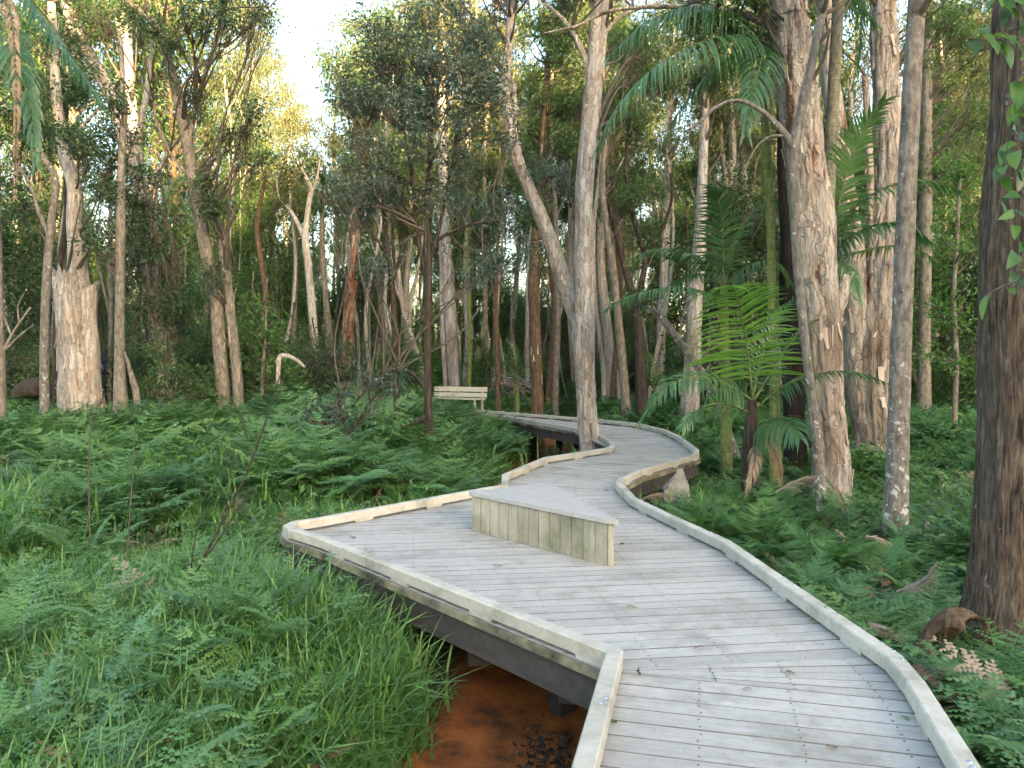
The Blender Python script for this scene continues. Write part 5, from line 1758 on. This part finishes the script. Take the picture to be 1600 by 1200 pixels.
def leaf_me(name, L, W, curl, mat, seed=0, rnd=.5):
    return Geo().add(*leaf_shape(L, W, curl, seed), rnd).build(name, M[mat], data_only=True, smooth=True)

# climbing vine on the large trunk at the right edge
vine = thing('climbing_vine', 'climbing vine with bright green leaves on the large dark trunk', 'vine', (*PD(1590, 480, 4.8),))
vo_ = np.array([*vine.location])
VL = [leaf_me('leaf', .17, .075, .25, 'vine_lf', 1, .2), leaf_me('leaf', .14, .06, .35, 'vine_lf', 2, .6), leaf_me('leaf', .20, .07, .2, 'vine_lf', 3, .95), leaf_me('leaf', .16, .07, .3, 'lf_dark', 4, .8)]
stems = [[(1625, 60, 4.55), (1590, 45, 4.5), (1550, 62, 4.4), (1505, 60, 4.35)], [(1625, 20, 4.5), (1590, 5, 4.4), (1560, 0, 4.3), (1540, -10, 4.3)], [(1625, 90, 4.6), (1590, 130, 4.55), (1577, 200, 4.55), (1572, 280, 4.5), (1580, 340, 4.5)],
         [(1625, 200, 4.6), (1600, 260, 4.5), (1592, 330, 4.45), (1590, 400, 4.45), (1585, 460, 4.4)], [(1625, 420, 4.6), (1590, 438, 4.4), (1560, 450, 4.35), (1540, 462, 4.35)], [(1625, 120, 4.5), (1600, 160, 4.4), (1590, 230, 4.35), (1596, 300, 4.3)]]
for st in stems:
    S = np.array([PD(*q) for q in st])
    g = Geo()
    add_tube(g, np.hstack([S, np.full((len(S), 1), .0035)]), seg=5, step=.05)
    g.build('stem', M['twig'], vine, vo_)
    S = spline(S, 40)
    n = 17 if st[0][1] != 420 else 5
    for k in range(n):
        p = S[int((k + .5) / n * 39)] + rng.normal(0, .02, 3)
        o = obj('leaf', VL[rng.integers(0, 4)], vine, p - vo_)
        o.rotation_euler = (rng.normal(0, .5), rng.uniform(.1, 1.1), rng.uniform(-2.8, -.4))
        q = rng.uniform(.6, 1.15)
        o.scale = (q, q, q)

# single ferns standing out of the undergrowth, every frond a part
FR = [Geo().add(*fern_frond(200 + k, .8, 17, True, .45 + .12 * k, .6), .2 + .15 * k).build('frond', M['fern'], data_only=True) for k in range(5)]
def fern(label, u, v, D_, s, nf=8):
    p = PD(u, v, D_)
    z = gz1(p[0], p[1])
    t = thing('fern', label, 'fern', (p[0], p[1], z), 'large ferns standing out beside the boardwalk')
    for k in range(nf):
        o = obj('frond', FR[rng.integers(0, 5)], t)
        q = s * rng.uniform(.8, 1.15)
        o.scale = (q, q, q)
        o.rotation_euler = (rng.normal(0, .15), rng.normal(-.05, .15), 2 * math.pi * (k + rng.uniform(-.3, .3)) / nf)
for a in [('large fern at the bottom left corner', 40, 1150, 3.6, 1.05), ('large feathery fern low in the left foreground', 250, 1060, 4.2, 1.1), ('pale fern left of the rust coloured mud', 420, 1010, 4.8, 1.0), ('arching fern at the left picture edge', 10, 960, 4.8, 1.1),
          ('fern clump behind the bare sapling stems', 330, 850, 6.2, 1.1), ('fern close under the pointed tip of the platform', 420, 905, 6.3, .95), ('fern between the bottom edge and the bare sapling', 150, 1190, 3.4, .9), ('bushy fern halfway back at the left', 130, 800, 7.2, 1.2),
          ('fern directly behind the platform back kerb', 640, 760, 9.8, 1.0), ('fern tucked beneath the front edge of the platform', 545, 960, 6.0, .8),
          ('bright fern at the bottom right corner', 1560, 1150, 3.5, .85), ('fern between the right kerb and the large dark trunk', 1440, 930, 5.3, .85), ('fern beside the right kerb opposite the box seat', 1290, 850, 6.2, .95), ('fern in front of the lichened grey trunk', 1390, 870, 6.9, .9),
          ('fern beside the slab of rock at the deck bend', 1110, 790, 8.6, .9), ('fern below the young palm', 1180, 800, 8.4, 1.0), ('tall grey green fern below the slim mottled stem', 1290, 830, 7.4, 1.1), ('fern at the foot of the tall central paperbark', 905, 700, 14.6, .9), ('fern right of the large dark trunk base', 1590, 1090, 4.2, .8)]:
    fern(*a)

# bare sapling stems leaning across the left foreground
sp_ = thing('bare_sapling', 'thin dark bare sapling leaning right over the left ferns', 'sapling', (*PD(272, 985, 5.6)[:2], gz1(*PD(272, 985, 5.6)[:2])))
so_ = np.array([*sp_.location])
for st in ([(270, 1000, 4.5), (305, 900, 4.2), (345, 820, 3.8), (385, 740, 3.2), (418, 650, 2.4), (438, 585, 1.6)], [(268, 1000, 4), (300, 905, 3.4), (345, 838, 2.8), (395, 758, 1.8)], [(345, 820, 2.4), (360, 760, 2), (366, 700, 1.4)], [(388, 690, 2), (372, 640, 1.6), (352, 612, 1)], [(296, 925, 2), (303, 850, 1.8), (320, 790, 1.2)]):
    g = Geo()
    add_tube(g, path3(st, 5.6), seg=5, step=.08)
    g.build('stem', M['dark'], sp_, so_)
for lab, st, D_ in (('thin upright dead stem in the left foreground ferns', [(197, 935, 2.6), (200, 850, 2.4), (206, 760, 2), (212, 670, 1.4)], 6.0), ('thin brown dead stem left of the upright dead stem', [(139, 760, 2.6), (140, 700, 2.4), (141, 650, 1.6)], 7.0)):
    P_ = path3(st, D_)
    t = thing('dead_sapling', lab, 'sapling', (P_[0][0], P_[0][1], gz1(P_[0][0], P_[0][1])))
    g = Geo()
    add_tube(g, [[P_[0][0], P_[0][1], gz1(P_[0][0], P_[0][1]), .006]] + P_, seg=5, step=.08)
    g.build('stem', M['twig'], t, np.array([*t.location]))

def log(name, label, pts, D_, mat, cat='log', seg=14, limbs=(), rough=.1, ridge=.08):
    P_ = path3(pts, D_)
    t = thing(name, label, cat, tuple(P_[0][:3]))
    o = np.array([*t.location])
    g = Geo()
    add_tube(g, P_, seg=seg, step=.05, rough=rough, ridge=ridge, seed=len(label))
    V0, F0, T0 = tube([P_[1], P_[0]], seg=seg, step=.05)
    g.build('trunk', M[mat], t, o, smooth=True)
    for l in limbs:
        g = Geo()
        add_tube(g, path3(l, D_), seg=7, step=.05, rough=rough)
        g.build('branch', M['dry'], t, o, smooth=True)
    return t
log('fallen_log', 'dark fallen log lying behind the trunks at the far left', [(-60, 566, 22), (-20, 566, 22), (20, 567, 24), (50, 570, 24), (66, 573, 18)], 21, 'dark', limbs=[[(30, 565, 8), (34, 580, 9), (36, 600, 7)]])
log('fallen_log', 'dark root heap of a fallen tree left of the broken paperbark', [(22, 618, 14), (40, 608, 30), (60, 606, 34), (80, 612, 20)], 19, 'dark')
log('dead_branch', 'pale forked dead branch at the left picture edge', [(0, 560, 6), (15, 530, 5), (30, 505, 4), (48, 480, 3)], 14, 'dry', 'branch', 7, [[(18, 525, 4), (8, 500, 3), (2, 490, 2)], [(5, 550, 4), (30, 525, 3), (52, 508, 2)], [(30, 505, 3), (28, 480, 2), (36, 460, 1)]])
log('bent_branch', 'bent dead branch dark on one side and white on the other behind the ferns', [(434, 600, 6), (435, 575, 7), (437, 558, 8), (448, 556, 8), (464, 563, 6), (476, 574, 5)], 15, 'paper_pale', 'branch', 8)
log('fallen_log', 'brown log lying across the ferns behind the lichened trunk', [(1425, 815, 16), (1450, 826, 18), (1480, 832, 18), (1515, 838, 16)], 8.8, 'brown')
log('stake', 'short lichened stake standing right of the lichened trunk', [(1447, 862, 9), (1447, 845, 9), (1448, 828, 9), (1448, 815, 8)], 8.0, 'lichen', 'stake', 8)
log('fallen_log', 'grey log end poking out beside the right kerb', [(1350, 978, 20), (1372, 986, 22), (1400, 996, 24), (1425, 1004, 22)], 5.1, 'dry')
log('fallen_log', 'splintered fibrous log lying against the large dark trunk', [(1462, 1110, 30), (1455, 1070, 38), (1446, 1035, 40), (1440, 1005, 30)], 4.6, 'brown', ridge=.3, rough=.3)
log('dead_stalk', 'dead palm stalk leaning flat across the base of the large trunk', [(1448, 1050, 6), (1480, 1060, 9), (1520, 1066, 10), (1562, 1072, 9), (1580, 1075, 7)], 4.3, 'dry', 'stalk', 6, [[(1440, 1045, 8), (1470, 1048, 16), (1490, 1054, 10)]])
log('dead_twig', 'thin pale forked twig lying below the dead palm stalk', [(1452, 1082, 3), (1470, 1080, 3), (1495, 1074, 3), (1520, 1088, 3), (1538, 1110, 2)], 4.1, 'dry', 'twig', 5, [[(1490, 1075, 2), (1478, 1062, 2), (1455, 1058, 1.5)]])
# curled palm sheath: a thick curved sheet
sh = Geo()
c0 = PD(1462, 985, 4.75)
V, nu, nv = [], 12, 9
for i in range(nu):
    t = i / (nu - 1)
    for j in range(nv):
        a = -1.9 + 3.4 * j / (nv - 1)
        w = .11 * (1 - .35 * t)
        p = np.array([math.sin(a) * w + .17 * t - .06, -.25 * t + math.cos(a) * w * .6, .14 * math.sin(t * 2.4) - .22 * (1 - t) * (1 - t) + math.cos(a) * w * .9])
        V.append(c0 + p)
V = np.array(V)
V2 = V + np.array([0, .006, -.010])
idx = np.array([[i * nv + j, (i + 1) * nv + j, (i + 1) * nv + j + 1, i * nv + j + 1] for i in range(nu - 1) for j in range(nv - 1)])
sh.add(np.vstack([V, V2]), np.vstack([idx, idx[:, ::-1] + len(V)]))
t = thing('palm_sheath', 'curled grey brown fallen palm sheath by the large dark trunk', 'bark', tuple(c0))
sh.build('sheath', M['brown'], t, c0, smooth=True)
A = np.array([[*(DEB + rng.normal(0, .22, 2)), 0] for _ in range(90)])
A[:, 2] = ground_z(A[:, :2]) + rng.uniform(.02, .22, 90)
V, F = sticks(A, A + rng.normal(0, .12, (90, 3)) * [1, 1, .5], .006, .003)
tag(Geo().add(V, F).build('bark_litter', M['dry']), 'heap of broken bark and sticks beside the large dark trunk', 'litter', kind='stuff')

# slab of rock under the bend
rk = PD(1056, 765, 10.2)
base = np.array([[-.20, -.14, -.30], [.20, -.16, -.30], [.22, .16, -.30], [-.18, .18, -.30], [-.16, -.10, .0], [.13, -.12, .08], [.15, .10, .10], [-.12, .13, .02], [.04, -.03, .30], [.09, .06, .28]])
Fq = [[0, 1, 5, 4], [1, 2, 6, 5], [2, 3, 7, 6], [3, 0, 4, 7], [4, 5, 8], [5, 6, 9, 8], [6, 7, 9], [7, 4, 8, 9]]
o = poly_obj('rock', base + rng.normal(0, .015, base.shape), Fq, plain_mat('grey_rock', (.24, .22, .19), .9, n=.4, nscale=9), None, tuple(rk))
tag(o, 'pointed grey brown rock under the bend of the boardwalk', 'rock')

# dead fronds on the ground
def dead_frond(label, rows, D_, ll=.28, n=20, name='dead_frond'):
    P_ = PX(rows, D_)
    t = thing(name, label, 'frond', tuple(P_[0]))
    frond(t, P_, ll, n, 'dead', side=(.4, 1, .3), stem='dry', droop=.8, width=.016, ang0=.9, ang1=.4, seed=len(label))
dead_frond('grey dead frond lying beside the rock under the deck bend', [(1000, 782), (1015, 776), (1032, 772), (1046, 776)], 9.6, .22)
dead_frond('grey dead frond on the ferns left of the slim mottled stem', [(1212, 770), (1232, 758), (1255, 748), (1276, 744)], 9.2)
dead_frond('pale dead frond curling at the foot of the slim mottled stem', [(1290, 745), (1304, 762), (1316, 785), (1322, 800)], 8.6)
dead_frond('dry yellowing frond in the ferns before the large dark trunk', [(1400, 925), (1425, 918), (1448, 905), (1465, 880)], 5.9, .2)
dead_frond('brown dead frond hanging at the front of the lichened trunk foot', [(1352, 838), (1372, 842), (1396, 852), (1418, 870)], 7.4, .2)
# pale spiky plant
sk = PD(1490, 775, 10.5)
t = thing('spiky_plant', 'pale spiky tuft in the ferns between the lichened and dark trunks', 'plant', (sk[0], sk[1], gz1(sk[0], sk[1])))
for k in range(12):
    g = Geo()
    a = math.pi * (k + .5) / 12
    e = np.array([math.cos(a) * .30, rng.normal(0, .08), sk[2] - t.location.z + .05 + math.sin(a) * .28])
    V, F = sticks(np.array([[0, 0, sk[2] - t.location.z - .2]]), e[None], .009, .003)
    g.add(V, F)
    g.build('blade', M['dead'], t)
# brush pile
bpile = thing('brush_pile', 'grey heap of dead branches behind the far boardwalk', 'brush pile', (*PD(800, 610, 26)[:2], gz1(*PD(800, 610, 26)[:2])))
for k in range(40):
    a = PD(rng.uniform(765, 835), rng.uniform(598, 622), 26 + rng.normal(0, .5))
    b_ = PD(rng.uniform(765, 835), rng.uniform(570, 612), 26 + rng.normal(0, .5))
    V, F = sticks(a[None], b_[None], .03, .008)
    Geo().add(V, F).build('branch', M['dry'], bpile, np.array([*bpile.location]))
# dark blue cloth behind the trunks at the left
g = Geo()
bc = PD(163, 570, 19)
V = []
for i in range(9):
    for j in range(6):
        V.append(bc + np.array([(j / 5 - .5) * (.10 + .07 * i / 8) + .03 * math.sin(i * .9), .05 * math.sin(j * 1.9 + i * .5), (.5 - i / 8) * .48 + .02 * math.sin(j * 2.3)]))
g.add(V, [[i * 6 + j, i * 6 + j + 1, i * 6 + j + 7, i * 6 + j + 6] for i in range(8) for j in range(5)])
o = g.build('hanging_cloth', M['blue'], None, bc, smooth=True)
o.location = bc
sol = o.modifiers.new('thickness', 'SOLIDIFY'); sol.thickness = .02
tag(o, 'small dark blue cloth showing between the broken paperbark and the grey trunk', 'cloth')
# shrub with arching branch among the ferns
tree('shrub', 'dark leafy bush under the arching branch left of the small tree', 13.0, [(540, 690, 6), (536, 660, 5), (530, 630, 4), (528, 600, 3)], 'dark', [(530, 640, 55, 45, 20), (590, 600, 35, 25, 6), (480, 660, 30, 30, 6), (620, 585, 25, 18, 3)],
     [[(540, 690, 5), (565, 650, 4), (590, 610, 3)], [(538, 690, 5), (505, 660, 4), (480, 640, 3)]], 'lf_grey', cat='shrub', L=.075, W=.04, flare=0)
tree('shrub', 'dense dark shrub growing round the foot of the ivy hung trunk', 16.5, [(275, 640, 7), (270, 600, 6), (265, 560, 5), (262, 520, 4)], 'dark', [(270, 580, 50, 45, 14), (300, 610, 45, 35, 9), (235, 600, 35, 35, 7)], leaf='lf_mid', cat='shrub', L=.09, W=.045, flare=0)
tree('shrub', 'broad leaved bright shrub just right of the twin trunks', 18, [(410, 600, 6), (412, 560, 5), (415, 520, 4), (416, 480, 3)], 'grey', [(415, 540, 45, 45, 12), (440, 590, 50, 25, 8), (400, 480, 30, 35, 6)], leaf='lf_bright', cat='shrub', L=.15, W=.085, flare=0, droop=.2)

# fallen leaves on the deck and in the mud
FL = [leaf_me('leaf', .09, .028, .5, 'deadleaf', 1, .1), leaf_me('leaf', .075, .04, .25, 'deadleaf', 2, .95), leaf_me('leaf', .06, .02, .4, 'deadleaf', 3, .3), leaf_me('leaf', .08, .035, .2, 'vine_lf', 4, .3)]
for lab, u, v, k, s, z in (
        ('curled dark fallen leaf near the pointed tip of the platform', 545, 838, 0, 1.3, .012), ('yellow fallen leaf against the right kerb', 1247, 934, 1, 1.2, .012), ('green fallen leaf by the right kerb beyond the box seat', 1031, 806, 3, 1.5, .012),
        ('brown fallen leaf in front of the box seat', 771, 885, 0, .9, .012), ('small leaf right of the blunt end of the box seat', 978, 850, 3, .9, .012), ('small brown leaf on the deck right of the box seat', 1025, 828, 2, 1, .012),
        ('tiny dark leaf on the deck beyond the box seat', 981, 788, 2, 1, .012), ('green fallen leaf at the near left kerb', 964, 1130, 3, .6, .012), ('thin dark twig like leaf in the middle of the near deck', 978, 948, 2, 1.2, .012),
        ('small curled leaf near the right kerb bend', 1277, 968, 2, .9, .012), ('curled leaf in the middle of the near deck', 1100, 1010, 2, 1, .012), ('small brown leaf left of the deck wedge boards', 1226, 1049, 2, .8, .012), ('dark leaf below the deck wedge boards', 1175, 1077, 2, .8, .012), ('long curved leaf near the bottom of the deck', 1290, 1167, 0, .7, .012),
        ('yellow leaf floating on the rust coloured mud', 765, 1108, 1, 1.6, GROUND - .155), ('pale leaf lying on the mud near the deck', 836, 1138, 1, 1.9, GROUND - .155), ('small brown leaf on the mud beside the grass', 800, 1128, 2, 1.3, GROUND - .155), ('dark leaf at the bottom edge of the mud', 760, 1172, 0, 1.6, GROUND - .155)):
    p = PZ(u, v, z)
    o = obj('fallen_leaf', FL[k], None, tuple(p))
    o.rotation_euler = (rng.normal(0, .2), rng.normal(-.25 if k in (0, 2) else 0, .1), rng.uniform(0, 6.28))
    o.scale = (s * 1.1,) * 3
    tag(o, lab, 'leaf', 'fallen leaves')
# black leaf mush at the edge of the water
g = Geo()
C = np.array([PZ(rng.normal(850, 28), rng.normal(1172, 18), GROUND - .155) for _ in range(220)])
leaves(g, C, rng.normal(0, 1, (220, 3)) * [1, 1, .35], .06, .03)
tag(g.build('debris', M['dark']), 'black rotting leaf debris on the mud at the bottom of the picture', 'debris', kind='stuff')

# look-alikes that would share a label are told apart by their order from left to right
same = {}
for o in scene.objects:
    if o.parent is None and o.get('category') and o.get('label'):
        same.setdefault(o['label'], []).append(o)
for lab, os_ in same.items():
    if len(os_) > 1:
        os_.sort(key=lambda o: o.location.x / max(1.0, o.location.y))
        words = {2: ['leftmost', 'rightmost'], 3: ['leftmost', 'middle', 'rightmost']}.get(len(os_)) or ['leftmost', 'second', 'third', 'fourth', 'fifth', 'sixth', 'seventh', 'eighth'][:len(os_) - 1] + ['rightmost']
        for o, w_ in zip(os_, words):
            o['label'] = w_ + ' ' + lab
